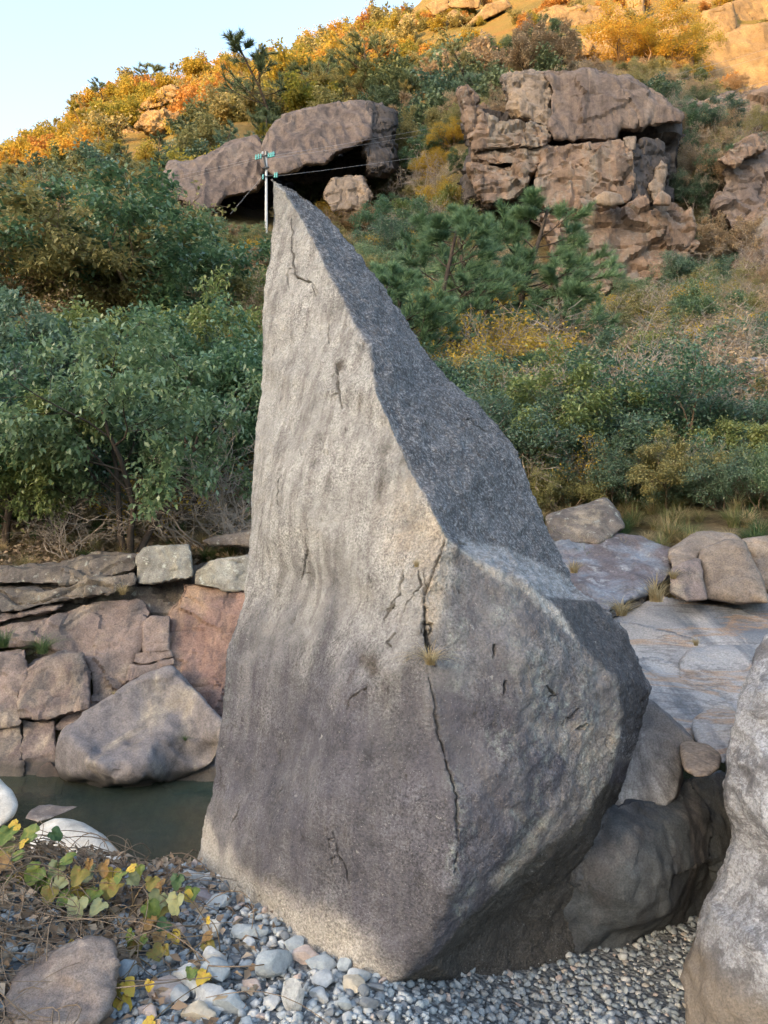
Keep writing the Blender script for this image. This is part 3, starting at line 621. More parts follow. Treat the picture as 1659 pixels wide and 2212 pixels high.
# boulders beside and under the tall rock
def single(name, poly, d, mat, label, cat='boulder', **kw):
    o = block(name, poly, d, mat, None, origin=basept(poly, d), **kw); tag(o, label, cat); return o
fr = [(1668,1320,3.35),(1640,1400,3.3),(1610,1480,3.22),(1582,1560,3.15),(1568,1650,3.1),(1556,1690,3.06),(1565,1740,3.02),(1582,1810,3.0),(1562,1890,2.97),(1525,1950,2.96),(1500,2020,2.94),(1480,2080,2.92),(1468,2120,2.9),(1474,2165,2.84),(1490,2260,2.8),(1545,2380,2.7),(1900,2460,2.5),(2150,2300,2.5),(2200,1800,2.9),(2100,1400,3.2),(1900,1230,3.4),(1760,1240,3.4)]
fi = [(1660,1500,2.98),(1650,1650,2.84),(1640,1760,2.78),(1650,1850,2.82),(1650,1950,2.72),(1620,2040,2.62),(1560,2090,2.72),(1560,2170,2.66),(1640,2160,2.55),(1800,2150,2.4),(1800,1900,2.5),(1800,1600,2.7),(1800,1400,2.95),(1620,1580,3.0)]
V, Fc = relief(fr, fi, thick=1.2)
me = remesh(V, Fc, 0.017, 4)
def ffn(P, N):
    r1 = P[:, 0] * 0.83 - P[:, 2] * 0.56; r2 = P[:, 0] * 0.56 + P[:, 2] * 0.83
    w = fbm(np.stack([r1 * 1.6, P[:, 1] * 3, r2 * 7], 1), 4); return 0.03 * w + 0.014 * facets(P * 4 + 1) + 0.008 * facets(P * 11 + 2) + 0.012 * fbm(P * 9, 4, .6) + 0.03 * fbm(P * 1.5, 2) - 0.018 * smooth(.1, .4, w)
displace(me, ffn); bp = at(1600, 2200, 2.75); finish(me, MAT['frost'], bp)
o = obj('boulder', me); o.location = bp; tag(o, 'big pale frosty looking rock with dark lichen bands at the right edge', 'boulder')
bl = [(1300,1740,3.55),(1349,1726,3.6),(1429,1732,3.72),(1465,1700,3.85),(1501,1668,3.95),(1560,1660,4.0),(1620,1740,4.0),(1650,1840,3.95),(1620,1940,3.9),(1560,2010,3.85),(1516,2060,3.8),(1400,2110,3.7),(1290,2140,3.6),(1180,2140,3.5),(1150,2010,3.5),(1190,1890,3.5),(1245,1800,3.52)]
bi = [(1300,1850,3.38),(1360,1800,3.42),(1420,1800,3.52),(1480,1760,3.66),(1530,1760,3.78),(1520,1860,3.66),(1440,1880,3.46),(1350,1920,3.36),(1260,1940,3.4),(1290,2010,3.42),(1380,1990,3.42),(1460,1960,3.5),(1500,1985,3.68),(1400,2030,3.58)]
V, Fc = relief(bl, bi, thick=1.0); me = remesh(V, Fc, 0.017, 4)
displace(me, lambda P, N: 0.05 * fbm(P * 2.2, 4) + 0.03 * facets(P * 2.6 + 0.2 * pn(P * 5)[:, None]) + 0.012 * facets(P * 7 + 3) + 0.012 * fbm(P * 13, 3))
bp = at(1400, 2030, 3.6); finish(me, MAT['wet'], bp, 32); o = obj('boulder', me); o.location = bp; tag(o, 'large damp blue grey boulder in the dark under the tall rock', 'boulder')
single('boulder', C6([(700,1230),(880,1200),(910,1215),(1000,1285),(1110,1390),(1215,1490),(1125,1515),(1125,1600),(1135,1700),(1095,1840),(1020,1925),(900,1890),(760,1910),(600,1920),(600,1500)]), 3.8, MAT['boulder'],
       'dark grey boulder with a pale sloping top, jammed behind the tall rock', gy=0.12, bulge=0.02, thick=0.75, vox=0.017, rough=0.035, seed=4, inner=[(1000,1420,.0)] and [])
single('wedged_stone', C6([(1105,1510),(1150,1488),(1290,1508),(1372,1580),(1362,1660),(1290,1712),(1190,1712),(1130,1665),(1108,1580)]), 3.5, MAT['slabbrown'],
       'small rounded brown stone wedged between the boulder and the pale rock', 'stone', gy=0.5, bulge=0.16, thick=0.3, vox=0.008, rough=0.03, sm=8, seed=6)
single('boulder', C6([(1175,1400),(1210,1325),(1320,1282),(1420,1295),(1500,1320),(1500,1560),(1390,1640),(1300,1600),(1200,1490)]), 4.5, MAT['slab'],
       'rounded grey boulder with white streaks behind the wedged stone', gy=0.45, bulge=0.12, thick=0.6, vox=0.016, rough=0.03, sm=8, seed=8)
# pale boulders in the pool and the pink block by the vines
single('boulder', C7([(110,210),(130,165),(170,92),(240,56),(350,78),(440,128),(500,188),(552,252),(560,330),(300,380),(90,330)]), 4.25, MAT['pale'],
       'smooth pale boulder standing in the pool behind the vine leaves', gy=0.25, bulge=0.10, thick=0.6, vox=0.016, rough=0.02, sm=14, seed=11)
single('boulder', [(-90,1690),(-60,1655),(-20,1665),(10,1690),(30,1712),(43,1735),(30,1768),(0,1790),(-80,1800)], 4.75, MAT['pale'],
       'smooth pale boulder in the pool cut by the left edge', gy=0.3, bulge=0.10, thick=0.5, vox=0.016, rough=0.02, sm=12, seed=12)
single('stone', [(52,1768),(66,1750),(84,1740),(108,1737),(140,1743),(172,1741),(150,1752),(110,1768),(80,1776)], 4.72, MAT['pink'],
       'low brown stone just breaking the surface of the pool', 'stone', gy=0.9, bulge=0.02, thick=0.15, vox=0.008, rough=0.02, sm=6, seed=13)
single('boulder', C7([(20,790),(100,700),(230,645),(330,600),(400,578),(490,598),(514,650),(510,740),(500,830),(480,900),(380,980),(220,1000),(40,960)]), 2.60, MAT['pink'],
       'squat pinkish granite boulder half under dead vines at the lower left', gy=0.16, bulge=0.05, thick=0.5, vox=0.012, rough=0.05, sm=5, seed=14, inset=0.1, plate=0.04)

# left bank: jointed bedrock over the pool
bank = empty('granite_bank', tuple(at(260, 1690, 6.2)))
tag(bank, 'jointed brown granite bank rising from the far side of the pool', 'rock bank', kind='thing')
def bb(pts, d, mat, **kw):
    kw.setdefault('vox', 0.02); kw.setdefault('sm', 1); kw.setdefault('thick', 0.8); kw['bulge'] = kw.get('bulge', 0.05) * 0.6; kw.setdefault('rough', 0.045); kw.setdefault('inset', 0.12)
    kw.setdefault('gy', 0.12); kw.setdefault('grow_', 4.5); kw.setdefault('plate', 0.03); kw.setdefault('joint', 0.01); kw.setdefault('sharp', 30)
    cy_ = sum(p[1] for p in C5(pts)) / len(pts); pl_ = 6.0 + (1690 - cy_) * 0.0021; d = pl_ + 0.3 * (d - pl_); kw['gy'] = 0.21; kw['bulge'] *= 0.5
    return block('rock_block', C5(pts), d, MAT[mat], bank, origin=bank.location, **kw)
bb([(1110,590),(1190,420),(1200,365),(1420,380),(1640,420),(1760,440),(1750,900),(1700,1450),(1480,1450),(1250,1200),(1120,985),(1120,905),(1108,820)], 6.75, 'bankred', bulge=0.02, seed=21)
bb([(120,1100),(170,955),(240,880),(380,838),(530,850),(575,960),(592,1090),(580,1190),(420,1240),(320,1275),(140,1255)], 6.15, 'bank', bulge=0.12, seed=22)
bb([(0,640),(350,580),(620,490),(900,470),(1000,560),(962,640),(905,830),(885,842),(835,1000),(740,1080),(650,1145),(592,1140),(595,1010),(545,858),(400,820),(250,770),(0,790),(-250,800),(-250,660)], 6.75, 'bank', bulge=0.03, gy=0.3, seed=25)
bb([(955,640),(1000,600),(1115,600),(1112,810),(952,822)], 6.55, 'bank', bulge=0.06, seed=26, vox=.016)
bb([(905,835),(1118,822),(1135,860),(960,905),(900,890)], 6.5, 'bank', bulge=0.06, seed=27, vox=.014)
bb([(860,905),(960,912),(1138,868),(1142,905),(985,965),(850,1015)], 6.45, 'bank', bulge=0.06, seed=28, vox=.014)
bb([(-250,830),(0,835),(170,815),(172,1040),(118,1100),(138,1290),(0,1325),(-250,1340)], 6.2, 'bank', bulge=0.06, seed=29)
bb([(-250,1350),(0,1335),(138,1298),(150,1640),(140,1760),(-250,1780)], 6.05, 'bank', bulge=0.03, seed=31)
bb([(152,1285),(370,1280),(362,1400),(370,1600),(400,1720),(260,1760),(152,1750)], 6.1, 'bank', bulge=0.02, seed=32)
bb([(255,1640),(280,1580),(330,1560),(370,1600),(410,1690),(400,1760),(260,1760)], 5.9, 'bankred', bulge=0.06, seed=33, vox=.014)
bb([(-250,420),(0,395),(420,380),(700,330),(870,285),(885,385),(680,450),(480,485),(200,540),(0,565),(-250,600)], 6.7, 'bankdark', bulge=0.05, gy=.2, strata=0.03, seed=34)
bb([(-250,610),(0,575),(420,498),(410,540),(200,590),(0,632),(-250,650)], 6.75, 'bank', bulge=0.03, gy=.2, seed=35)
bb([(915,200),(960,140),(1245,120),(1275,330),(1100,352),(915,375)], 6.95, 'banklich', bulge=0.06, seed=36)
bb([(1300,290),(1400,230),(1640,195),(1800,200),(1800,430),(1640,425),(1500,412),(1300,372)], 6.95, 'banklich', bulge=0.05, seed=37)
bb([(1330,90),(1650,25),(1800,20),(1800,130),(1400,115)], 7.2, 'bankdark', bulge=0.05, seed=38)
bb([(400,250),(640,190),(900,180),(880,290),(700,330),(420,375),(200,370),(0,380),(-250,400),(-250,280),(100,260)], 7.1, 'bankdark', bulge=0.04, seed=39)
bb([(480,1180),(700,1080),(900,1000),(1000,960),(1060,1000),(800,1300),(500,1320),(380,1330)], 6.5, 'bank', bulge=0.0, seed=40)
bb([(-300,300),(700,250),(1800,150),(1800,1800),(-300,1800)], 7.5, 'bankdark', bulge=0.0, seed=42, vox=.05, thick=.5)
bb([(1085,1445),(1250,1420),(1480,1365),(1560,1380),(1560,1700),(1440,1720),(1150,1760),(1090,1700)], 5.72, 'bankgrey', bulge=0.06, seed=41, strata=0.02)
for k, (pl_, d_) in enumerate([([(-900,420),(-600,380),(-250,410),(-250,600),(-600,640),(-900,620)], 6.7), ([(-1600,430),(-910,415),(-910,625),(-1600,660)], 6.7), ([(-1000,640),(-255,655),(-255,815),(-600,830),(-1000,820)], 6.5), ([(-1700,670),(-1010,640),(-1010,1000),(-1700,1020)], 6.4), ([(-1000,830),(-600,840),(-255,830),(-255,1340),(-700,1330),(-1000,1300)], 6.2),
    ([(-1700,1030),(-1010,1010),(-1010,1790),(-1700,1800)], 6.1), ([(-1000,1310),(-700,1340),(-255,1350),(-255,1780),(-1000,1790)], 6.05), ([(1800,180),(2500,140),(2500,900),(1750,900)], 6.9), ([(1750,905),(2500,905),(2500,1800),(1570,1760),(1570,1400),(1690,1280)], 6.3)]):
    bb(pl_, d_, 'bank', bulge=0.05, seed=130 + k, vox=.035)
# the big smooth boulder below them
pl = C5([(368,1400),(420,1335),(560,1210),(860,1010),(1140,908),(1200,980),(1300,1080),(1475,1280),(1490,1380),(1440,1560),(1300,1640),(1120,1690),(950,1715),(760,1755),(640,1750),(420,1700),(372,1620)])
def dA(y): return 5.72 + 0.0031 * max(0, 1600 - y) if y < 1600 else 5.72
loopA = [(p[0], p[1], dA(p[1]) + (0.12 if p[1] > 1640 else 0)) for p in pl]
innA = [(x * .3268, 1138.5 + y * .3268, d) for x, y, d in [(420,1420,5.78),(560,1500,5.55),(640,1560,5.48),(800,1600,5.5),(1000,1560,5.58),(760,1690,5.52),(520,1640,5.62),(900,1300,5.92),(1100,1200,6.1),(700,1350,5.85),(1050,1400,5.78),(1300,1320,6.0),(950,1660,5.56)]]
V, Fc = relief(loopA, innA, thick=0.9)
me = remesh(V, Fc, 0.022, 15); displace(me, lambda P, N: 0.06 * fbm(P * 1.6, 4) + 0.02 * facets(P * 2.2) + 0.012 * fbm(P * 7, 4, .6) - 0.03 * smooth(.15, .4, pn(P * np.array([6, 6, 4]))) * smooth(0.15, -0.1, P[:, 2]))
bp = at(260, 1700, 5.7); finish(me, MAT['bankgrey'], bp); o = obj('boulder', me); o.location = bp
tag(o, 'big smooth grey boulder sloping down to the pool below the brown bank', 'boulder')

# right: washed granite slabs
slab = empty('granite_slabs', tuple(at(1450, 1500, 6.0))); tag(slab, 'washed pale granite slabs with orange bands right of the tall rock', 'rock slabs', kind='thing')
def sb(pts, d, mat, **kw):
    kw.setdefault('vox', 0.022); kw.setdefault('sm', 6); kw.setdefault('thick', 0.9); kw.setdefault('bulge', 0.03); kw.setdefault('rough', 0.03); kw.setdefault('grow_', 5.0); kw.setdefault('joint', 0.006); kw.setdefault('plate', 0.012)
    return block('slab', C6(pts), d, MAT[mat], slab, origin=slab.location, **kw)
sb([(200,190),(460,195),(700,205),(850,228),(1060,290),(1032,480),(900,560),(700,640),(640,705),(540,640),(300,560),(200,400)], 8.3, 'slabdark', gy=1.1, seed=51, bulge=0.04)
sb([(540,640),(700,645),(900,570),(880,640),(640,740),(560,760)], 7.6, 'bankdark', gy=1.0, seed=52)
sb([(640,735),(870,650),(1030,640),(1170,555),(1300,552),(1500,575),(1800,610),(1800,900),(1600,1290),(1430,1330),(1330,1330),(1200,1400),(1160,1480),(1000,1420),(900,1350),(800,1200),(700,1000),(600,850)], 6.6, 'slab', gy=0.95, seed=53, bulge=0.015, rough=0.025,
   fn=lambda P, N: 0.06 * fbm(P * 1.1, 3) + 0.10 * (lambda t: (t - np.floor(t)) ** 3 - .25)((P[:, 2] + 0.25 * P[:, 0] + 0.35 * pn(P * 0.9) + 0.1 * pn(P * 2.3)) * 4.2) + 0.01 * fbm(P * 9, 3))
sb([(1105,985),(1170,920),(1300,908),(1600,895),(1800,900),(1700,1200),(1500,1340),(1345,1285),(1200,1190),(1100,1110)], 6.15, 'slab', gy=0.55, seed=54, bulge=0.07, thick=.5)
sb([(1060,425),(1150,380),(1230,362),(1275,600),(1150,610),(1060,560)], 7.5, 'bank', gy=0.4, seed=55, bulge=0.1, vox=.016)
sb([(1232,380),(1250,300),(1400,240),(1500,250),(1560,370),(1625,500),(1650,620),(1450,625),(1300,600),(1272,590)], 7.6, 'slabbrown', gy=0.3, gx=-0.2, seed=56, bulge=0.12, vox=.016)
sb([(1490,235),(1659,215),(1900,220),(1900,560),(1660,560),(1600,520),(1560,350)], 8.2, 'slabbrown', gy=0.3, seed=57, bulge=0.1, strata=0.03)
sb([(1040,300),(1230,190),(1420,200),(1500,240),(1400,250),(1250,310),(1230,370),(1070,420)], 8.4, 'slabbrown', gy=0.9, seed=58, bulge=0.05)
sb([(280,80),(480,30),(640,-20),(720,60),(760,160),(600,260),(300,240)], 9.3, 'bankdark', gy=0.8, seed=59, bulge=0.1)
sb([(900,1140),(1000,1150),(1210,1230),(1400,1310),(1200,1420),(1160,1500),(1000,1420),(850,1320)], 5.9, 'slab', gy=0.7, seed=60, bulge=0.03)

sb([(1790,600),(2300,600),(2900,640),(2900,1300),(2200,1450),(1650,1330),(1790,900)], 6.5, 'slab', gy=0.95, seed=161, vox=.04)
sb([(1880,215),(2400,200),(2900,260),(2900,640),(2300,590),(1890,560)], 8.0, 'slabbrown', gy=0.6, seed=162, vox=.04)
# ------------------------------------------------------------------ crags on the hillside
MAT['crag'] = cragmat('crag_granite', [(0.075, 0.06, 0.052), (0.155, 0.11, 0.085), (0.225, 0.155, 0.112), (0.185, 0.16, 0.135), (0.28, 0.19, 0.115)], 4.0, (0.25, 0.235, 0.21))
MAT['dome'] = cragmat('dome_granite', [(0.068, 0.056, 0.053), (0.13, 0.10, 0.087), (0.175, 0.136, 0.115), (0.225, 0.182, 0.15)], 3.2)
MAT['cragpale'] = cragmat('crag_pale_granite', [(0.10, 0.085, 0.075), (0.19, 0.15, 0.12), (0.26, 0.205, 0.16), (0.29, 0.20, 0.12)], 3.5)
MAT['cragdark'] = cragmat('crag_dark_granite', [(0.04, 0.037, 0.038), (0.075, 0.066, 0.064), (0.11, 0.092, 0.085)], 3.5)
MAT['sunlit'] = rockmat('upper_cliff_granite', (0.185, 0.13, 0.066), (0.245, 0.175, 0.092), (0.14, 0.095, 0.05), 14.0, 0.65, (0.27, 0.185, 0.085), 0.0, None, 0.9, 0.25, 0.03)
def crag_of(name, label, pt, cat='crag'):
    e = empty(name, tuple(pt)); tag(e, label, cat, kind='thing'); return e
cr_parent = [None]
def cb(parent, tr, pts, d, mat, **kw):
    kw.setdefault('sm', 1); kw.setdefault('thick', 9.0); kw.setdefault('grow_', 5.0); kw.setdefault('plate', 0.075); kw.setdefault('inset', 0.06); kw.setdefault('joint', 0.03); kw.setdefault('sharp', 28); kw['bulge'] = kw.get('bulge', 0.05) * 0.6; kw.setdefault('rough', 0.035)
    if parent is cr_parent[0]:
        py = [p[1] for p in tr(pts)]; b_ = 43.8 + (500 - sum(py) / len(py)) * 0.0076; d = b_ + 0.55 * (d - b_); kw['gy'] = 0.76
    poly = tr(pts); size = max(max(p[0] for p in poly) - min(p[0] for p in poly), max(p[1] for p in poly) - min(p[1] for p in poly)) / F * d
    kw.setdefault('vox', max(size / 85, 0.13)); kw.setdefault('gy', 1.5); kw.setdefault('shrink', 0.95)
    return block('rock_block', poly, d, MAT[mat], parent, origin=parent.location, **kw)
cr = crag_of('crag', 'tall blocky brown granite crag with ledges on the hillside', at(1240, 620, 44)); cr_parent[0] = cr
cb(cr, C2, [(690,322),(850,310),(1060,350),(1180,420),(1285,500),(1272,525),(1130,532),(1080,560),(1005,552),(1000,595),(860,602),(740,602),(705,540),(722,480),(725,390)], 46, 'dome', flute=0.03, seed=61, bulge=0.08, plate=0.03, joint=0.008)
cb(cr, C2, [(515,335),(600,322),(695,325),(722,400),(702,545),(640,515),(560,500),(540,420)], 46.5, 'cragpale', seed=62, strata=0.02, rough=.07)
cb(cr, C2, [(330,395),(385,392),(402,470),(520,545),(650,518),(712,580),(692,630),(520,637),(400,652),(372,560)], 44.5, 'crag', seed=63, strata=0.025)
cb(cr, C2, [(398,652),(690,640),(716,652),(665,712),(400,706)], 44.6, 'crag', seed=64)
cb(cr, C2, [(368,712),(660,716),(602,812),(560,855),(430,872),(398,780)], 44.2, 'crag', seed=65, strata=0.02)
cb(cr, C2, [(712,652),(850,628),(1000,602),(1062,640),(1082,720),(1062,872),(1000,880),(900,902),(700,902),(662,842),(660,722)], 43.4, 'crag', seed=66, bulge=0.03)
cb(cr, C2, [(1064,640),(1130,612),(1205,622),(1216,700),(1200,800),(1160,872),(1072,882),(1080,720)], 45.5, 'cragdark', seed=67, gx=2.0)
cb(cr, C2, [(1150,800),(1195,690),(1222,720),(1205,820),(1165,880)], 44.8, 'cragpale', seed=68, thick=4)
cb(cr, C2, [(650,935),(800,897),(1100,887),(1240,890),(1305,920),(1352,980),(1320,1060),(1285,1180),(1100,1215),(950,1245),(740,1260),(720,1130),(700,1010)], 42.4, 'crag', seed=69, bulge=0.03, flute=0.012)
cb(cr, C2, [(740,1200),(960,1190),(985,1250),(860,1330),(730,1290)], 41.5, 'cragpale', seed=70, thick=5)
cb(cr, C2, [(860,1330),(985,1252),(1130,1200),(1290,1140),(1270,1190),(1080,1290),(900,1380),(780,1420)], 41.8, 'cragpale', seed=71, thick=5)
cb(cr, C2, [(660,560),(760,600),(1240,540),(1240,880),(1000,900),(640,930),(380,880),(380,500)], 49, 'cragdark', seed=72, bulge=0.0)
cb(cr, C2, [(1040,600),(1085,595),(1080,640),(1050,640)], 44.2, 'cragpale', seed=73, thick=2)
o = block('ledge_boulder', C2([(900,860),(955,822),(1020,838),(1042,880),(960,897),(915,885)]), 40.8, MAT['cragpale'], None, origin=tuple(at(1315, 445, 40.8)), bulge=0.1, thick=2, vox=.08, seed=74)
tag(o, 'pale angular boulder perched on the lower ledge of the crag', 'boulder')
o = block('ledge_boulder', C2([(1158,886),(1175,850),(1200,820),(1242,850),(1237,892)]), 41.6, MAT['crag'], None, origin=tuple(at(1430, 445, 41.6)), bulge=0.1, thick=2, vox=.07, seed=75)
tag(o, 'small grey boulder at the right end of the crag ledge', 'boulder')
cl = crag_of('overhanging_crag', 'fluted grey dome of rock with a dark overhang behind the utility pole', at(600, 450, 60))
kw = dict(flute=0.055, bulge=0.10, plate=0.012, rough=0.03, joint=0.0)
cb(cl, C1, [(1140,640),(1180,560),(1230,505),(1400,462),(1560,442),(1602,480),(1592,600),(1500,640),(1440,660),(1400,702),(1320,700),(1250,742),(1180,755),(1140,710)], 56, 'dome', seed=81, thick=10, gy=3, **kw)
cb(cl, C1, [(1585,455),(1640,465),(1700,500),(1700,740),(1600,745),(1578,650),(1594,600)], 57.5, 'cragdark', seed=82, gx=2, flute=0.03)
cb(cl, C1, [(695,845),(705,780),(740,700),(830,710),(1000,622),(1100,600),(1142,660),(1125,780),(1100,822),(960,842),(930,892),(860,902),(800,862)], 57, 'dome', seed=83, thick=10, gy=3, **kw)
cb(cl, C1, [(700,852),(800,872),(905,930),(885,962),(790,972),(755,905)], 58, 'cragpale', seed=84, strata=0.05, rough=.09)
cb(cl, C1, [(900,800),(1200,720),(1620,640),(1620,900),(1400,960),(1000,960),(900,930)], 66, 'cragdark', seed=85, bulge=-0.05)
cb(cl, C1, [(1400,850),(1450,780),(1560,768),(1595,850),(1560,900),(1440,905)], 54, 'cragpale', seed=86, thick=4)
cb(cl, C1, [(1240,770),(1330,735),(1440,720),(1500,650),(1600,620),(1585,700),(1450,790)], 62, 'cragdark', seed=87)
rc = crag_of('crag', 'brown slabby rock face at the right edge below the sunlit cliff', at(1600, 560, 46))
cb(rc, C2, [(1380,470),(1480,430),(1659,410),(1900,400),(1900,760),(1659,760),(1500,740),(1400,620)], 58, 'crag', seed=97)
cb(rc, C2, [(1420,440),(1520,425),(1659,418),(1850,420),(1850,560),(1659,540),(1550,570),(1440,520)], 62, 'dome', seed=91)
cb(rc, C2, [(1250,455),(1340,440),(1432,500),(1402,585),(1300,560)], 56, 'dome', seed=92, flute=.02)
cb(rc, C2, [(1450,690),(1560,610),(1605,588),(1645,640),(1500,715)], 46, 'crag', seed=93, thick=4)
cb(rc, C2, [(1440,880),(1500,740),(1659,650),(1900,640),(1900,1040),(1660,1020),(1530,1010)], 46, 'dome', seed=94)
cb(rc, C2, [(1530,1010),(1600,930),(1659,880),(1900,870),(1900,1180),(1500,1200)], 44, 'crag', seed=95)
lk = crag_of('rock_outcrop', 'small broken orange brown outcrop at the right edge above the bushes', at(1640, 850, 15), 'outcrop')
for k, pl in enumerate([[(1560,800),(1600,775),(1659,770),(1800,780),(1800,822),(1600,822)], [(1595,826),(1659,824),(1800,826),(1800,868),(1625,862)], [(1615,868),(1800,872),(1800,930),(1640,900)]]):
    block('rock_block', pl, 15, MAT['bankred' if k else 'slab'], lk, origin=lk.location, gy=0.5, bulge=0.05, rough=0.06, thick=1.5, vox=.05, seed=96 + k)
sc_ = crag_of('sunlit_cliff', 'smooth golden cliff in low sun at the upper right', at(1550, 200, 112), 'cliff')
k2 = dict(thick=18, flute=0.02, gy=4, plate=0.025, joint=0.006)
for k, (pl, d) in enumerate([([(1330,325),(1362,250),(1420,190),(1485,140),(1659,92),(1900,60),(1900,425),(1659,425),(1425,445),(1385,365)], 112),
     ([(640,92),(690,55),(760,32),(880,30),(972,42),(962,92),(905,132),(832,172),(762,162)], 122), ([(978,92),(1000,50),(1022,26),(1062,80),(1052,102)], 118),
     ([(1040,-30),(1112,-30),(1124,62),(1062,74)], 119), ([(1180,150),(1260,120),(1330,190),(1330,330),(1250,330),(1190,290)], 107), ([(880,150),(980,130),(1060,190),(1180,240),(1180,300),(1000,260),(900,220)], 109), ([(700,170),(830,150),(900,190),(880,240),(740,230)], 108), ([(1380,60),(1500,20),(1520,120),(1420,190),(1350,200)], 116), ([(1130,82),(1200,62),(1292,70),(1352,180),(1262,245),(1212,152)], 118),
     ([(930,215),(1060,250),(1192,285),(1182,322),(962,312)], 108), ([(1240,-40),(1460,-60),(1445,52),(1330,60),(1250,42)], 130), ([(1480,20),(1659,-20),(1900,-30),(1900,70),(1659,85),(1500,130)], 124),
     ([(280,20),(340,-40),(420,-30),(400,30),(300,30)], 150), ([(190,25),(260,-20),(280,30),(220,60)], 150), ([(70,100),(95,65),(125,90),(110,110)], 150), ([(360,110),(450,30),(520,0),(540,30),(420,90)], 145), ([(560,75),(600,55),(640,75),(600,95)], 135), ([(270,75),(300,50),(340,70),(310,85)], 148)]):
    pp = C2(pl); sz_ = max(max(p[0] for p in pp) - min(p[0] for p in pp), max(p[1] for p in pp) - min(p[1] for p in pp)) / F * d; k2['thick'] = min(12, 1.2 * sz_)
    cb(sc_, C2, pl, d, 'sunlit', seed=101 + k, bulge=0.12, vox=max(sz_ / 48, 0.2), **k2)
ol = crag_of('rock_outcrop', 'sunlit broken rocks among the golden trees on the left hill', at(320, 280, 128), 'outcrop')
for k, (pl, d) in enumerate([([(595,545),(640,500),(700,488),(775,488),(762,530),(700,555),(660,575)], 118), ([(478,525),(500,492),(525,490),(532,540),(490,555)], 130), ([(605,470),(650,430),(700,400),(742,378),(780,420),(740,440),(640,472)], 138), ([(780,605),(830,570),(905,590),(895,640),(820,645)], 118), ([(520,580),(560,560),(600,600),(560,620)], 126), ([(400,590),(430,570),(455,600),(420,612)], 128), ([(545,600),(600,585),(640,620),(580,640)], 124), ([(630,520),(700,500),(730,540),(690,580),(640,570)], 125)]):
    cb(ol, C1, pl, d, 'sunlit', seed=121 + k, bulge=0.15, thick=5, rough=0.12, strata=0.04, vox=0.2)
# ------------------------------------------------------------------ plants
def unit(v): return v / (np.linalg.norm(v, axis=-1, keepdims=True) + 1e-9)
def tubes(lines, sides):
    Vs, Fs, off = [], [], 0
    ang = np.arange(sides) * 2 * math.pi / sides; ca, sa = np.cos(ang), np.sin(ang)
    for pts, rad in lines:
        p = np.asarray(pts, float); r = np.asarray(rad, float); m = len(p)
        t = unit(np.gradient(p, axis=0)); ref = np.array([0.31, 0.17, 0.93]) if abs(t[0, 2]) < 0.9 else np.array([1.0, 0.1, 0])
        a = unit(np.cross(t, ref)); b = np.cross(t, a)
        Vs.append((p[:, None, :] + r[:, None, None] * (ca[None, :, None] * a[:, None, :] + sa[None, :, None] * b[:, None, :])).reshape(-1, 3))
        i = np.arange(m * sides).reshape(m, sides) + off; j = np.roll(i, -1, 1)
        Fs.append(np.stack([i[:-1], j[:-1], j[1:], i[1:]], -1).reshape(-1, 4)); off += m * sides
    return np.concatenate(Vs), np.concatenate(Fs)
def grow(rng, start, d, L, r, lev, spec, out, tips):
    nseg = 6 if lev == 0 else (4 if lev == 1 else 3)
    p = np.array(start, float); d = unit(np.array(d, float)); pts, rad, ds = [p.copy()], [r], [d.copy()]
    end = spec.get('taper', 0.35)
    for i in range(nseg):
        d = unit(d + spec['wob'] * rng.normal(size=3) + np.array([0, 0, spec['trop'][min(lev, len(spec['trop']) - 1)]]))
        p = p + d * L / nseg; pts.append(p.copy()); rad.append(r * (1 - (1 - end) * (i + 1) / nseg)); ds.append(d.copy())
    out.append((lev, pts, rad))
    if lev >= len(spec['nch']):
        tips.append((pts[-1], ds[-1])); tips.append((pts[len(pts) // 2], ds[len(pts) // 2])); return
    for k in range(spec['nch'][lev]):
        t = spec['t0'][min(lev, len(spec['t0']) - 1)]; t = t + (1 - t) * (k + rng.uniform(0, 1)) / spec['nch'][lev]
        f = t * nseg; i = min(int(f), nseg - 1); q = pts[i] + (pts[i + 1] - pts[i]) * (f - i); dd = ds[i]
        ax = unit(np.cross(dd, rng.normal(size=3))); a = math.radians(spec['ang'][min(lev, len(spec['ang']) - 1)] * rng.uniform(0.75, 1.25))
        nd = dd * math.cos(a) + np.cross(ax, dd) * math.sin(a)
        ll = L * spec['ratio'][min(lev, len(spec['ratio']) - 1)] * rng.uniform(0.7, 1.15) * (spec['cone'](t) if lev == 0 and 'cone' in spec else 1)
        grow(rng, q, nd, ll, (r * (1 - (1 - end) * t)) * spec.get('thin', 0.55), lev + 1, spec, out, tips)
    if spec.get('lead', True): tips.append((pts[-1], ds[-1]))
def leafgeo(P, A, L, W, rng, fold=0.3, up=0.6):
    n = len(P); S = unit(np.cross(A, np.array([0, 0, 1.0])) * up + rng.normal(size=(n, 3)) * (1 - up) + 1e-4); Nn = unit(np.cross(S, A)); S = np.cross(A, Nn)
    L = L * rng.uniform(0.65, 1.25, (n, 1)); W = W * rng.uniform(0.7, 1.2, (n, 1))
    m = P + A * L * 0.48; V = np.stack([P, m + S * W / 2 + Nn * fold * W / 2, P + A * L - np.array([0, 0, 0.12]) * L, m - S * W / 2 + Nn * fold * W / 2], 1)
    i = np.arange(n)[:, None] * 4
    return V.reshape(-1, 3), np.concatenate([np.concatenate([i, i + 1, i + 2], 1), np.concatenate([i, i + 2, i + 3], 1)], 0), np.repeat(rng.uniform(0, 1, n), 4)
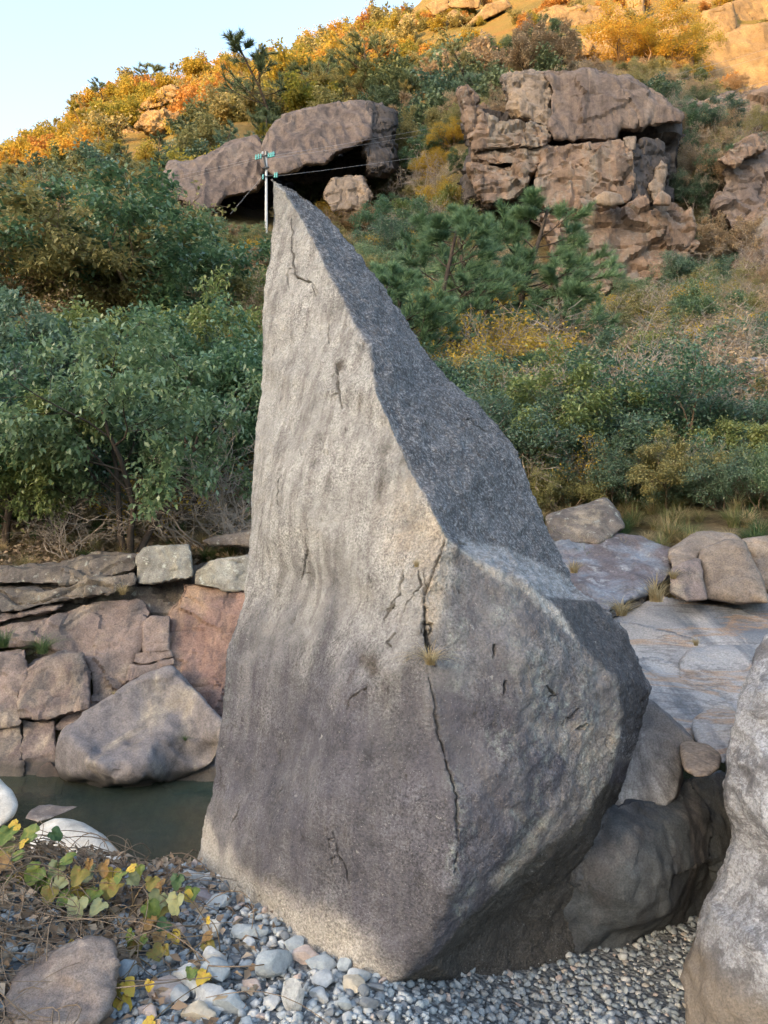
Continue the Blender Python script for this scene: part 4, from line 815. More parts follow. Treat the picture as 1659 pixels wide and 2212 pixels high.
def needlegeo(P, A, L, W, rng):
    n = len(P); S = unit(np.cross(A, rng.normal(size=(n, 3)))) * W
    V = np.stack([P - S, P + S, P + A * (L * rng.uniform(0.7, 1.1, (n, 1)))], 1)
    return V.reshape(-1, 3), np.arange(n * 3).reshape(n, 3), np.repeat(rng.uniform(0, 1, n), 3)
PROTO = {}
def make_proto(key, seed, spec, stems, leaf=None, needle=None, sides=(5, 4, 3, 3), minr=0.0012):
    rng = np.random.RandomState(seed); out, tips = [], []
    for s in range(stems['n']):
        a = rng.uniform(0, 6.28) if stems['n'] > 1 else 0; lean = stems['lean'] * rng.uniform(0.5, 1.2)
        grow(rng, np.array([math.cos(a), math.sin(a), 0]) * stems.get('r0', 0.02), (math.cos(a) * lean, math.sin(a) * lean, 1), stems['L'] * rng.uniform(0.8, 1.1), stems['r'], 0, spec, out, tips)
    Vs, Fs, off = [], [], 0
    for lv in range(4):
        ls = [(p, np.maximum(r, minr)) for l, p, r in out if l == lv]
        if ls:
            v, f = tubes(ls, sides[lv]); Vs.append(v); Fs.append(f + off); off += len(v)
    wood = (np.concatenate(Vs), np.concatenate(Fs))
    T = np.array([t[0] for t in tips]); A = np.array([t[1] for t in tips]); crown = None
    if leaf:
        k = leaf['k']; keep = rng.uniform(size=len(T)) < leaf.get('p', 1.0); T, A = T[keep], A[keep]
        P = np.repeat(T, k, 0) + rng.normal(size=(len(T) * k, 3)) * leaf['spread']
        D = unit(np.repeat(A, k, 0) * leaf.get('along', 0.4) + rng.normal(size=P.shape) * 0.75 + np.array([0, 0, leaf.get('droop', -0.25)]))
        crown = leafgeo(P, D, leaf['L'], leaf['W'], rng, up=leaf.get('up', 0.6))
    if needle:
        k = needle['k']; P = np.repeat(T, k, 0) - np.repeat(A, k, 0) * needle['L'] * 0.6 * rng.uniform(0, 1, (len(T) * k, 1))
        D = unit(np.repeat(A, k, 0) * 0.9 + rng.normal(size=P.shape) * 0.5 + np.array([0, 0, 0.35])); crown = needlegeo(P, D, needle['L'], needle['W'], rng)
    wm = mesh_np(key + '_wood', wood[0], wood[1], None, True); cm = mesh_np(key + '_leaves', crown[0], crown[1], None, False, {'lv': crown[2]}) if crown else None
    PROTO[key] = (wm, cm)
def nd(**k): return k
for s in range(3):
    make_proto('broad%d' % s, 11 + s, nd(nch=[6, 4, 3], ang=[48, 45, 40], ratio=[0.55, 0.55, 0.5], trop=[0.05, 0.05, 0.02], wob=0.16, t0=[0.3, 0.3, 0.3]), nd(n=3, lean=0.42, L=0.62, r=0.016),
               nd(k=30, spread=0.024, L=0.029, W=0.0155, along=0.5, droop=-0.3, up=0.75))
    make_proto('shrub%d' % s, 31 + s, nd(nch=[5, 4, 4], ang=[45, 45, 40], ratio=[0.55, 0.55, 0.5], trop=[0.08, 0.05, 0.02], wob=0.2, t0=[0.25, 0.2, 0.2]), nd(n=6, lean=0.75, L=0.6, r=0.011, r0=0.05),
               nd(k=16, spread=0.03, L=0.026, W=0.012, along=0.3, droop=-0.1, up=0.6))
    make_proto('sparse%d' % s, 51 + s, nd(nch=[6, 5, 4], ang=[42, 45, 40], ratio=[0.6, 0.55, 0.5], trop=[0.1, 0.08, 0.05], wob=0.22, t0=[0.25, 0.2, 0.2]), nd(n=4, lean=0.55, L=0.58, r=0.011, r0=0.04),
               nd(k=3, spread=0.02, L=0.03, W=0.018, along=0.2, droop=-0.4, p=0.55), minr=0.0016)
    make_proto('bare%d' % s, 71 + s, nd(nch=[5, 4, 4], ang=[40, 45, 45], ratio=[0.6, 0.55, 0.55], trop=[0.08, 0.06, 0.04], wob=0.24, t0=[0.2, 0.2, 0.2]), nd(n=6, lean=0.9, L=0.6, r=0.009, r0=0.05), minr=0.0018)
    make_proto('pine%d' % s, 91 + s, nd(nch=[17, 4, 3], ang=[66, 42, 40], ratio=[0.36, 0.5, 0.5], trop=[0.02, 0.12, 0.12], wob=0.07, t0=[0.22, 0.35, 0.3], cone=lambda t: 1.35 - 1.05 * t), nd(n=1, lean=0.03, L=0.93, r=0.018),
               None, nd(k=46, L=0.048, W=0.0015), sides=(6, 4, 3, 3))
    make_proto('far%d' % s, 111 + s, nd(nch=[6, 4], ang=[50, 45], ratio=[0.55, 0.5], trop=[0.05, 0.03], wob=0.18, t0=[0.25, 0.2]), nd(n=2, lean=0.35, L=0.6, r=0.014),
               nd(k=18, spread=0.06, L=0.075, W=0.05, along=0.2, droop=0.0, up=0.5), minr=0.004)
    make_proto('farpine%d' % s, 131 + s, nd(nch=[15, 4], ang=[68, 40], ratio=[0.36, 0.5], trop=[0.02, 0.14], wob=0.08, t0=[0.25, 0.3], cone=lambda t: 1.3 - 1.0 * t), nd(n=1, lean=0.05, L=0.93, r=0.016),
               None, nd(k=26, L=0.075, W=0.0035), sides=(5, 3, 3, 3), minr=0.003)
LM = {
 'evergreen': leafmat('evergreen_leaf', [(0.036, 0.075, 0.042), (0.065, 0.125, 0.065), (0.105, 0.175, 0.09), (0.17, 0.235, 0.14)], 0.33, 0.25, 0.5, 0.8),
 'laurel': leafmat('laurel_leaf', [(0.042, 0.085, 0.042), (0.075, 0.135, 0.062), (0.13, 0.19, 0.09), (0.21, 0.25, 0.13)], 0.35, 0.25, 0.5, 0.8),
 'bluegreen': leafmat('blue_green_leaf', [(0.05, 0.085, 0.055), (0.085, 0.135, 0.08), (0.14, 0.19, 0.115)], 0.4, 0.25, 0.5, 0.7),
 'moss': leafmat('yellow_green_leaf', [(0.075, 0.11, 0.035), (0.13, 0.17, 0.055), (0.2, 0.23, 0.08), (0.29, 0.28, 0.10)], 0.4, 0.25, 0.4, 0.7),
 'olive': leafmat('olive_leaf', [(0.14, 0.145, 0.055), (0.22, 0.20, 0.08), (0.31, 0.25, 0.11)], 0.6, 0.25, 0.5),
 'yellow': leafmat('yellow_leaf', [(0.2, 0.15, 0.035), (0.36, 0.25, 0.04), (0.48, 0.32, 0.05)], 0.6, 0.3, 0.3),
 'gold': leafmat('gold_leaf', [(0.14, 0.15, 0.03), (0.26, 0.22, 0.04), (0.40, 0.28, 0.05), (0.42, 0.23, 0.04)], 0.6, 0.4, 0.7),
 'rust': leafmat('rust_leaf', [(0.22, 0.12, 0.04), (0.34, 0.17, 0.045), (0.4, 0.22, 0.06)], 0.6, 0.25, 0.5),
 'pine': leafmat('pine_needle', [(0.05, 0.10, 0.055), (0.10, 0.17, 0.085), (0.16, 0.23, 0.11)], 0.5, 0.1, 0.3),
 'farpine': leafmat('far_pine_needle', [(0.055, 0.085, 0.045), (0.09, 0.12, 0.06), (0.13, 0.15, 0.075)], 0.6, 0.15, 0.5),
 'dry': leafmat('dry_leaf', [(0.20, 0.14, 0.085), (0.30, 0.22, 0.135), (0.38, 0.29, 0.18)], 0.7, 0.2, 0.4)}
WM = {'bark': plainmat('dark_bark', (0.075, 0.06, 0.05), 0.9, 0, 0.4, 30, 0.1), 'twig': plainmat('grey_twig', (0.33, 0.28, 0.235), 0.9, 0, 0.25, 30, 0.1), 'brown': plainmat('brown_twig', (0.20, 0.145, 0.105), 0.9, 0, 0.3, 30, 0.1)}
prs = random.Random(5)
def plant(name, key, loc, h, leafm, woodm, label, cat, group=None, wide=1.0, parts=('trunk', 'crown')):
    e = empty(name, loc); e.scale = (h * wide, h * wide, h); e.rotation_euler = (prs.uniform(-.06, .06), prs.uniform(-.06, .06), prs.uniform(0, 6.28))
    wm, cm = PROTO[key]
    for nm, me, mt in ((parts[0], wm, WM.get(woodm)), (parts[1], cm, LM.get(leafm))):
        if me is None: continue
        if not me.materials: me.materials.append(mt)
        o = obj(nm, me, e); o.material_slots[0].link = 'OBJECT'; o.material_slots[0].material = mt
    tag(e, label, cat, group); return e
def gl(xd, d, dz=-0.03):
    X = (xd - CX) / F * d; return (X, d, float(hill_z(np.array([X]), np.array([d]))[0]) + dz * max(1, d / 12))
# left bank: evergreen trees, one by one
NEAR = [(285,8.0,2.55,'laurel','slender multi-stemmed evergreen tree leaning over the left bank rocks'), (120,8.7,2.2,'evergreen','bushy evergreen with drooping glossy leaves low at the left bank'),
 (20,8.3,1.9,'moss','leafy evergreen at the left edge just above the bank ledge'), (430,9.6,2.7,'laurel','dark evergreen tree behind the bare branches beside the tall rock'),
 (545,10.2,3.0,'evergreen','tall evergreen whose crown touches the left side of the tall rock'), (205,11.2,3.1,'bluegreen','dark evergreen right behind the slender multi-stemmed tree'),
 (-70,10.0,3.0,'bluegreen','dense evergreen cut by the left edge of the view'), (350,11.8,3.1,'moss','broad light green evergreen between two darker ones left of the rock'),
 (470,12.5,2.6,'evergreen','dark round evergreen below the olive scrub left of the rock'), (80,12.0,2.7,'evergreen','tall blue green evergreen in the dark left corner of the wood'),
 (290,13.5,2.7,'evergreen','pointed evergreen standing above the others in the left wood'), (170,14,2.7,'moss','light topped evergreen at the upper edge of the left wood'),
 (20,14,2.5,'bluegreen','blue green evergreen at the upper left edge of the wood'), (455,15,2.6,'moss','pale green evergreen high behind the tall rock shoulder'),
 (555,13.2,2.8,'evergreen','thick evergreen hugging the upper left of the tall rock'),
 (-190,8.6,2.3,'evergreen','evergreen outside the left edge over the bank'), (-330,9.5,2.8,'moss','yellow green evergreen further left over the bank'), (-480,9.0,2.6,'laurel','evergreen far left over the bank'), (-250,12.5,3.0,'bluegreen','blue green evergreen behind the far left ones'), (-620,11,3.0,'evergreen','evergreen at the far left end of the bank')]
for k, (xd, d, h, m, lab) in enumerate(NEAR):
    plant('evergreen_tree', 'broad%d' % (k % 3), gl(xd, d), h, m, 'bark', lab, 'tree', 'evergreen trees on the left bank', 1.0)
for k, (xd, d, h, key, m, lab) in enumerate([(455,8.3,1.35,'bare0',None,'tangled bare grey bush over the ledge beside the tall rock'), (520,8.6,1.5,'bare1',None,'bare twiggy shrub against the left flank of the tall rock'),
   (380,8.5,1.1,'sparse0','yellow','bare shrub with a few yellow leaves above the red bank wall'), (60,9.6,2.4,'bare2',None,'bare forked tree among the evergreens at the left edge'), (600,10.0,1.6,'sparse1','yellow','yellow leaved twigs peeping from behind the left side of the rock'),
   (590,13,2.7,'sparse2','rust','orange leaved shrub halfway up the left side of the tall rock'), (150,7.9,0.8,'bare1',None,'low bare twigs hanging over the left bank'), (560,8.0,0.9,'bare2',None,'thin bare twigs over the lichen covered block')]):
    plant('bare_shrub', key, gl(xd, d), h, m, 'twig', lab, 'shrub', 'bare shrubs on the left bank', 1.3, ('branches', 'leaves'))
# right slope
RIGHT = [(1075,11.6,1.9,'bluegreen'),(1180,12.6,2.3,'moss'),(1290,12.0,2.1,'bluegreen'),(1400,12.4,2.5,'evergreen'),(1500,13,2.2,'bluegreen'),(1600,11.6,1.5,'moss'),(1665,12.0,1.7,'bluegreen'),
 (1120,15,2.5,'olive'),(1240,16,2.7,'moss'),(1360,16,2.6,'bluegreen'),(1470,16,2.4,'evergreen'),(1045,14,2.4,'evergreen'),(1325,11,1.2,'bluegreen'),(1440,10.9,1.2,'olive'),(1560,10.7,1.15,'bluegreen'),(1650,10.6,1.0,'laurel'),(1215,10.8,1.0,'olive'),
 (1100,18,2.4,'laurel'),(1410,18,2.2,'evergreen'),(1560,17,1.6,'olive'),(1300,19,1.6,'olive'),(1690,15,1.6,'olive'),(1700,20,2.2,'evergreen'),(1000,12.5,2.0,'bluegreen'),(1330,24,2.4,'laurel'),(950,15,2.4,'bluegreen')]
wd = ['beside the rock flank', 'with pale top leaves', 'in the middle of the thicket', 'the tallest of the thicket', 'below the tan scrub', 'low at the right edge', 'cut by the right edge', 'olive tinted near the pines', 'under the bare branches', 'dark and broad', 'upright and dark', 'close to the shoulder of the rock', 'small at the front', 'spreading above the grass', 'low above the grass at right', 'smallest at the right corner', 'yellowish above the mossy stone',
      'below the pine trunks', 'pointed in the upper thicket', 'sparse by the broken outcrop', 'thin among bare twigs', 'olive at the right edge', 'dark at the right edge under the cliff', 'hidden by the rock edge', 'bright under the crag foot', 'behind the rock ridge']
for k, ((xd, d, h, m), w) in enumerate(zip(RIGHT, wd)):
    plant('leafy_shrub', ('broad%d' if k % 4 == 1 else 'shrub%d') % (k % 3), gl(xd, d), h, m, 'brown', 'fine leaved green shrub right of the rock, ' + w, 'shrub', 'green thicket right of the tall rock', 1.25, ('stems', 'foliage'))
for k, (xd, d, h, key, m, w) in enumerate([(1150,11.2,1.5,'bare0',None,'grey and leafless beside the rock flank'), (1260,11.4,1.4,'sparse1','yellow','with a few bright yellow leaves'), (1350,13.5,2.6,'bare1',None,'tall and leafless in the middle'), (1460,11.4,1.3,'bare2',None,'leafless in front of the dark hollow'), (1545,14,2.3,'sparse0','dry','tan and twiggy on the right'),
   (1230,14.5,2.7,'sparse2','yellow','yellow dotted above the others'), (1620,13.5,2.2,'bare0',None,'leafless by the right edge'), (1420,15,2.9,'bare2',None,'leafless and tallest'), (1090,13,2.2,'bare1',None,'leafless close to the rock shoulder'), (1310,17.5,2.6,'sparse1','dry','tan at the upper border'), (1500,18,2.6,'bare0',None,'leafless at the upper border')]):
    plant('bare_shrub', key, gl(xd, d), h, m, 'twig', 'bare shrub in the right thicket, ' + w, 'shrub', 'bare shrubs in the right thicket', 1.1, ('branches', 'leaves'))
for k, (xd, d, h, lab) in enumerate([(1010,24.5,5.7,'tallest young pine right of the tall rock'), (1095,24.5,5.4,'young pine in front of the brown crag foot'), (1175,23,4.0,'shorter pine right of the tallest one'), (862,17.5,3.9,'young pine growing right at the ridge of the tall rock'), (935,21,4.2,'pine between the rock ridge and the tallest pine'), (900,19,3.2,'small pine peeping over the rock ridge')]):
    plant('pine_tree', 'pine%d' % (k % 3), gl(xd, d), h, 'pine', 'bark', lab, 'tree', 'young pines right of the rock', 1.45)
for k, (xd, d, h, lab) in enumerate([(1050,20,3.4,'bare tree with few yellow leaves in front of the pines'), (960,19,3.0,'bare yellow dotted tree next to the rock ridge'), (1125,21,2.8,'pale bare tree below the crag corner'), (1000,17.5,2.6,'thin bare tree low in front of the pines')]):
    plant('bare_tree', 'sparse%d' % (k % 3), gl(xd, d), h, 'yellow', 'twig', lab, 'tree', 'bare trees before the pines', 1.2, ('branches', 'leaves'))
CW = {'moss': 'yellow green', 'evergreen': 'dark green', 'laurel': 'light green', 'bluegreen': 'blue green', 'olive': 'olive', 'yellow': 'yellow', 'gold': 'golden', 'rust': 'orange brown', 'pine': 'green', 'farpine': 'grey green', 'dry': 'tan', None: 'leafless'}
def form(key, leaf, h, hr):
    k = key.rstrip('0123456789'); big = (h - hr[0]) / (hr[1] - hr[0] + 1e-6); sz = 'small' if big < 0.33 else ('tall' if big > 0.67 else 'middling')
    if k == 'bare': return sz + ' leafless grey'
    if k == 'sparse': return sz + ' thin ' + CW[leaf] + ' dotted'
    if k == 'farpine': return sz + ' pine shaped ' + CW[leaf]
    return sz + ' ' + {'broad': 'broad', 'shrub': 'bushy', 'far': 'round'}[k] + ' ' + CW[leaf]
def scatter(n_, xr, dr, hr, protos, leafs, wood, name, label, cat, group, seed, wide=1.2, parts=('trunk', 'crown'), avoid=()):
    """label: 'noun|place': the look is put in front, the part of the slope behind"""
    r = random.Random(seed); got = 0; tries = 0; noun, place = label.split('|')
    while got < n_ and tries < n_ * 12:
        tries += 1
        d = math.exp(r.uniform(math.log(dr[0]), math.log(dr[1]))); xd = r.uniform(*xr); p = gl(xd, d)
        if any(a[0] < xd < a[1] and a[2] < d < a[3] for a in avoid): continue
        key, leaf, h = r.choice(protos), r.choice(leafs), r.uniform(*hr); u = (xd - xr[0]) / (xr[1] - xr[0]); v = math.log(d / dr[0]) / math.log(dr[1] / dr[0])
        pos_ = ('low' if v < 0.33 else 'high' if v > 0.67 else 'midway') + ' ' + ('on the left part' if u < 0.33 else 'on the right part' if u > 0.67 else 'in the middle')
        plant(name, key, p, h, leaf, wood, '%s %s %s, %s' % (form(key, leaf, h, hr), noun, place, pos_), cat, group, wide, parts); got += 1
A3 = ['bare0', 'bare1', 'bare2']; S3 = ['sparse0', 'sparse1', 'sparse2']; H3 = ['shrub0', 'shrub1', 'shrub2']; F3 = ['far0', 'far1', 'far2']; P3 = ['farpine0', 'farpine1', 'farpine2']; B3 = ['broad0', 'broad1', 'broad2']
SB = ('branches', 'leaves')
scatter(95, (1150, 1720), (15, 38), (1.5, 3.0), A3 + A3 + S3, ['dry', 'yellow'], 'twig', 'bare_shrub', 'scrub|below the brown crag', 'shrub', 'bare scrub below the crag', 1, 1.4, SB)
scatter(34, (1130, 1700), (15.5, 32), (1.5, 2.7), H3 + B3, ['evergreen', 'bluegreen', 'olive', 'moss', 'laurel'], 'bark', 'slope_bush', 'bush|above the right thicket', 'bush', 'green bushes above the right thicket', 25, 1.2, SB)
scatter(16, (1200, 1720), (20, 40), (1.4, 2.6), S3 + H3, ['dry', 'olive'], 'brown', 'dry_shrub', 'shrub|below the brown crag', 'shrub', 'dry shrubs below the crag', 2, 1.3, SB)
scatter(26, (700, 1250), (24, 44), (1.6, 3.0), H3 + S3, ['olive', 'yellow', 'dry', 'laurel'], 'brown', 'mixed_shrub', 'shrub|between the crags', 'shrub', 'shrubs between the crags', 3, 1.3, SB)
scatter(190, (-150, 640), (18.5, 50), (2.0, 4.6), H3 + B3 + B3 + S3 + P3, ['olive', 'olive', 'laurel', 'farpine', 'bluegreen', 'yellow', 'dry'], 'brown', 'autumn_shrub', 'shrub|on the left slope', 'shrub', 'autumn shrubs on the lower left slope', 4, 1.35, SB, avoid=[(310, 700, 18, 52)])
scatter(120, (300, 650), (18.5, 47), (1.3, 2.4), H3 + B3 + S3, ['olive', 'olive', 'laurel', 'moss', 'yellow', 'dry'], 'brown', 'autumn_shrub', 'shrub|below the utility pole', 'shrub', 'autumn shrubs below the pole', 24, 1.4, SB)
scatter(95, (-200, 420), (48, 108), (3.0, 5.0), F3 + P3 + P3, ['farpine', 'bluegreen', 'olive', 'gold'], 'bark', 'hillside_tree', 'tree|on the left hillside', 'tree', 'shaded trees on the left hillside', 5, 1.2, avoid=[(330, 860, 46, 66)])
scatter(14, (330, 640), (47, 51), (0.9, 1.5), H3 + F3, ['olive', 'yellow', 'laurel'], 'brown', 'scrub_bush', 'bush|under the overhang', 'shrub', 'bushes below the overhanging crag', 6, 1.3, SB)
scatter(20, (850, 1010), (40, 60), (2.2, 4.2), B3 + H3 + A3, ['evergreen', 'bluegreen', 'olive', None], 'twig', 'ravine_shrub', 'shrub|in the ravine', 'shrub', 'ravine shrubs between the crags', 7, 1.2, SB)
scatter(80, (640, 1220), (62, 100), (3.0, 5.4), P3 + F3 + B3, ['farpine', 'farpine', 'bluegreen', 'olive', 'dry'], 'bark', 'ridge_tree', 'tree|above the crags', 'tree', 'shaded trees above the crags', 8, 1.15, avoid=[(990, 1480, 42, 60)])
scatter(28, (980, 1500), (53, 64), (1.6, 3.2), H3 + A3 + F3, ['olive', 'dry', 'bluegreen'], 'twig', 'crag_top_shrub', 'shrub|on the crag top', 'shrub', 'shrubs on top of the brown crag', 9, 1.2, SB)
scatter(230, (-200, 900), (108, 235), (4.0, 7.0), F3 + F3 + P3, ['gold', 'gold', 'gold', 'gold', 'olive', 'olive', 'rust'], 'brown', 'golden_tree', 'tree|on the sunlit hill', 'tree', 'golden trees on the sunlit left hill', 10, 1.15, avoid=[(225, 455, 100, 126)])
scatter(190, (850, 1700), (99, 200), (1.6, 3.8), F3, ['gold', 'gold', 'olive', 'rust'], 'brown', 'golden_bush', 'bush|among sunlit cliffs', 'bush', 'golden bushes among the sunlit cliffs', 11, 1.3)
scatter(45, (380, 760), (67, 107), (3.2, 5.5), P3 + F3 + F3, ['farpine', 'olive', 'gold', 'bluegreen'], 'bark', 'dome_top_tree', 'tree|behind the fluted dome', 'tree', 'trees behind the fluted dome', 13, 1.2)
scatter(40, (960, 1520), (34, 42), (1.2, 2.4), H3 + A3 + S3, ['olive', 'dry', 'laurel', 'yellow'], 'twig', 'crag_foot_shrub', 'shrub|at the crag foot', 'shrub', 'shrubs at the crag foot', 14, 1.4, SB)
scatter(26, (640, 1000), (42, 58), (1.4, 2.6), H3 + S3, ['olive', 'yellow', 'dry'], 'brown', 'slope_shrub', 'shrub|right of the overhang', 'shrub', 'shrubs right of the overhang', 15, 1.4, SB)
scatter(50, (1220, 1720), (58, 98), (1.2, 2.4), H3 + F3 + A3, ['olive', 'dry', 'farpine'], 'twig', 'upper_shrub', 'shrub|below the sunlit cliff', 'shrub', 'shrubs below the sunlit cliff', 16, 1.3, SB)
scatter(34, (1425, 1600), (41, 57), (1.6, 3.4), H3 + A3 + B3, ['olive', 'bluegreen', 'dry', 'evergreen'], 'twig', 'gully_shrub', 'shrub|in the gully by the crag', 'shrub', 'shrubs in the gully right of the crag', 17, 1.2, SB)
scatter(18, (1440, 1720), (46, 62), (1.6, 3.4), H3 + A3 + S3, ['olive', 'bluegreen', 'dry'], 'twig', 'cliff_shrub', 'shrub|on the right rock face', 'shrub', 'shrubs on the right rock face', 12, 1.2, SB)
for k, (xd, d, h, lab) in enumerate([(592,84,8.6,'dark pine on the skyline above the utility pole'), (795,88,9.0,'dark pine breaking the skyline left of the sunlit cliffs'), (640,86,8,'small dark pine beside the skyline pine'), (300,165,10.5,'tall thin pine on the sunlit skyline at left'), (225,168,7,'small leaning pine on the left skyline'), (560,75,6.5,'shaded pine above the fluted dome'), (760,72,6.0,'pale green pine on top of the fluted dome')]):
    plant('pine_tree', P3[k % 3], gl(xd, d), h, 'farpine', 'bark', lab, 'tree', 'skyline pines', 1.5)
for k, (xd, yd, d, h, lab) in enumerate([(1370,165,106,9.0,'big round golden bush below the sunlit cliff'), (1450,150,107,6.0,'orange tinted bush right of the big golden bush'), (1485,212,107,5.0,'yellow bush at the foot of the big sunlit cliff')]):
    plant('golden_bush', H3[k], tuple(at(xd, yd, d)), h, 'gold', 'brown', lab, 'bush', None, 1.7)
# ------------------------------------------------------------------ grass tufts
def make_grass(key, seed, nb, L, lean, W):
    r = np.random.RandomState(seed); a = r.uniform(0, 6.28, nb); ln = np.abs(r.normal(lean, 0.35, nb)); ll = L * r.uniform(0.5, 1.1, nb)
    t = np.linspace(0, 1, 5); V = []
    dirh = np.stack([np.cos(a), np.sin(a), a * 0], 1); sd = np.stack([-np.sin(a), np.cos(a), a * 0], 1)
    b0 = dirh * (r.uniform(0, 0.1, (nb, 1)) * L) + sd * r.normal(0, 0.02, (nb, 1))
    for tt in t:
        c = b0 + dirh * (ll * ln * tt ** 1.6)[:, None] + np.array([0, 0, 1.0]) * (ll * (tt - 0.55 * np.minimum(ln, 1.5) * tt ** 2.4))[:, None]
        w = W * (1 - tt) ** 0.6; V.append(np.stack([c - sd * w, c + sd * w], 1))
    V = np.stack(V, 1).reshape(-1, 3); i = np.arange(nb)[:, None] * 10; Q = np.concatenate([np.concatenate([i + 2 * k, i + 2 * k + 1, i + 2 * k + 3, i + 2 * k + 2], 1) for k in range(4)])
    return mesh_np(key, V, Q, None, False, {'lv': np.repeat(r.uniform(0, 1, nb), 10)})
GR = [make_grass('grass%d' % k, 5 + k, 150, 0.30, 0.75 + 0.2 * k, 0.0028) for k in range(3)]
LM['grass'] = leafmat('grass_blade', [(0.06, 0.09, 0.03), (0.12, 0.14, 0.05), (0.24, 0.20, 0.10), (0.34, 0.28, 0.16)], 0.6, 0.25, 0.5)
LM['green'] = leafmat('green_blade', [(0.03, 0.065, 0.02), (0.06, 0.10, 0.035), (0.10, 0.13, 0.05)], 0.6, 0.25, 0.3)
LM['straw'] = leafmat('straw_blade', [(0.20, 0.15, 0.07), (0.32, 0.25, 0.13), (0.42, 0.34, 0.2)], 0.6, 0.25, 0.3)
def tuft(loc, s, m, label, group=None, k=0, name='grass_tuft'):
    o = obj(name, GR[k % 3]); o.location = loc; o.scale = (s, s, s); o.rotation_euler = (0, 0, prs.uniform(0, 6.28))
    if not GR[k % 3].materials: GR[k % 3].materials.append(LM['grass'])
    o.material_slots[0].link = 'OBJECT'; o.material_slots[0].material = LM[m]; tag(o, label, 'grass', group)
for k, (xd, yd, d, s, m, lab) in enumerate([(8,1398,6.15,0.75,'green','green grass tuft at the left end of the bank'), (92,1412,6.12,0.8,'green','green grass tuft hanging on the middle bank blocks'), (1342,1330,6.9,0.95,'straw','straw coloured tuft hanging in the slab crevice, lower one'),
    (1418,1300,7.2,1.15,'straw','straw coloured tuft hanging in the slab crevice, upper one'), (1240,1238,7.6,0.7,'straw','dry grass wisp by the rock flank on the wet slab'), (1455,1250,7.5,0.6,'straw','dry tuft at the foot of the brown boulder'), (1503,1395,6.3,0.35,'straw','tiny grass tuft in the pale slab'), (265,1285,6.7,0.5,'straw','dry grass wisp on the upper bank'), (930,1436,2.84,0.42,'straw','dry grass blades growing from the crack in the tall rock'), (900,1225,3.0,0.16,'straw','tiny dry wisp in the notch crack of the tall rock'), (400,1600,5.85,0.22,'green','tiny green weed in the smooth boulder cleft'), (245,1500,5.75,0.16,'straw','tiny dry weed on top of the smooth boulder')]):
    tuft(at(xd, yd, d), s, m, lab, None, k)
rg = random.Random(3)
for k in range(110):
    d = rg.uniform(8.6, 11.6); xd = rg.uniform(1130, 1720); p = gl(xd, d)
    m_ = rg.choice(['grass', 'grass', 'straw', 'green']); s_ = rg.uniform(0.7, 1.5)
    tuft((p[0], p[1], p[2] + 0.02), s_, m_, ('tall ' if s_ > 1.2 else 'low ' if s_ < 0.9 else 'middling ') + {'grass': 'mixed', 'straw': 'straw coloured', 'green': 'green'}[m_] + ' grass tuft above the slabs, ' + ('close to the tall rock' if xd < 1300 else 'at the right edge' if xd > 1540 else 'below the thicket') + (', front row' if d < 9.6 else ', back row' if d > 10.6 else ', middle row'), 'grass tufts above the slabs', k)
for k in range(70):
    d = rg.uniform(7.3, 9.5); xd = rg.uniform(-60, 600); p = gl(xd, d)
    m_ = rg.choice(['grass', 'green', 'straw']); s_ = rg.uniform(0.5, 1.1)
    tuft((p[0], p[1], p[2] + 0.02), s_, m_, ('larger ' if s_ > 0.8 else 'small ') + {'grass': 'mixed', 'straw': 'straw coloured', 'green': 'green'}[m_] + ' grass tuft under the left trees, ' + ('at the left edge' if xd < 150 else 'beside the tall rock' if xd > 400 else 'by the slender trunks') + (', at the ledge' if d < 8.2 else ', further in'), 'grass tufts under the left trees', k)

# ------------------------------------------------------------------ river stones
def stone_np(seed, sub, angular):
    bm = bmesh.new(); bmesh.ops.create_icosphere(bm, subdivisions=sub, radius=1)
    V = np.array([v.co for v in bm.verts]); Fc = np.array([[v.index for v in f.verts] for f in bm.faces]); bm.free()
    r = np.random.RandomState(seed)
    for k in range(int(4 + 9 * angular)):
        nrm = unit(r.normal(size=3)); c = r.uniform(0.36, 0.78); dd = V @ nrm; V = V - nrm * np.maximum(dd - c, 0)[:, None] * 0.95
    V = V * (1 + 0.12 * pn(V * 1.7 + seed * 3.3)[:, None] + 0.05 * pn(V * 4 + seed)[:, None])
    return V * np.array([1, r.uniform(0.65, 0.95), r.uniform(0.45, 0.75)]), Fc
n = NT('river_stone'); P = n.co()
f = n.math('FRACT', n.math('ADD', n.attr('lv').outputs['Fac'], n.rand()))
c = n.ramp(f, [(0.0, (0.23, 0.265, 0.285)), (0.18, (0.33, 0.36, 0.375)), (0.34, (0.42, 0.43, 0.425)), (0.42, (0.44, 0.445, 0.44)), (0.48, (0.26, 0.29, 0.31)), (0.80, (0.36, 0.33, 0.29)), (0.85, (0.36, 0.31, 0.28)), (0.88, (0.17, 0.185, 0.2)), (0.93, (0.36, 0.37, 0.365))], 'CONSTANT')
g = n.noise(n.pos(), 55, 5, 0.7)
c = n.mix(1.0, c, n.ramp(g, [(0.3, 0.72), (0.7, 1.3)]), 'MULTIPLY'); c = n.mix(n.ramp(n.noise(n.pos(), 22, 4, 0.7), [(0.58, 0), (0.72, 0.4)]), c, (0.3, 0.27, 0.22))
n.base(c); n.bump(n.noise(n.pos(), 90, 5, 0.7), 0.5, 0.006); n.b.inputs['Roughness'].default_value = 0.8; MAT['stone'] = n.m
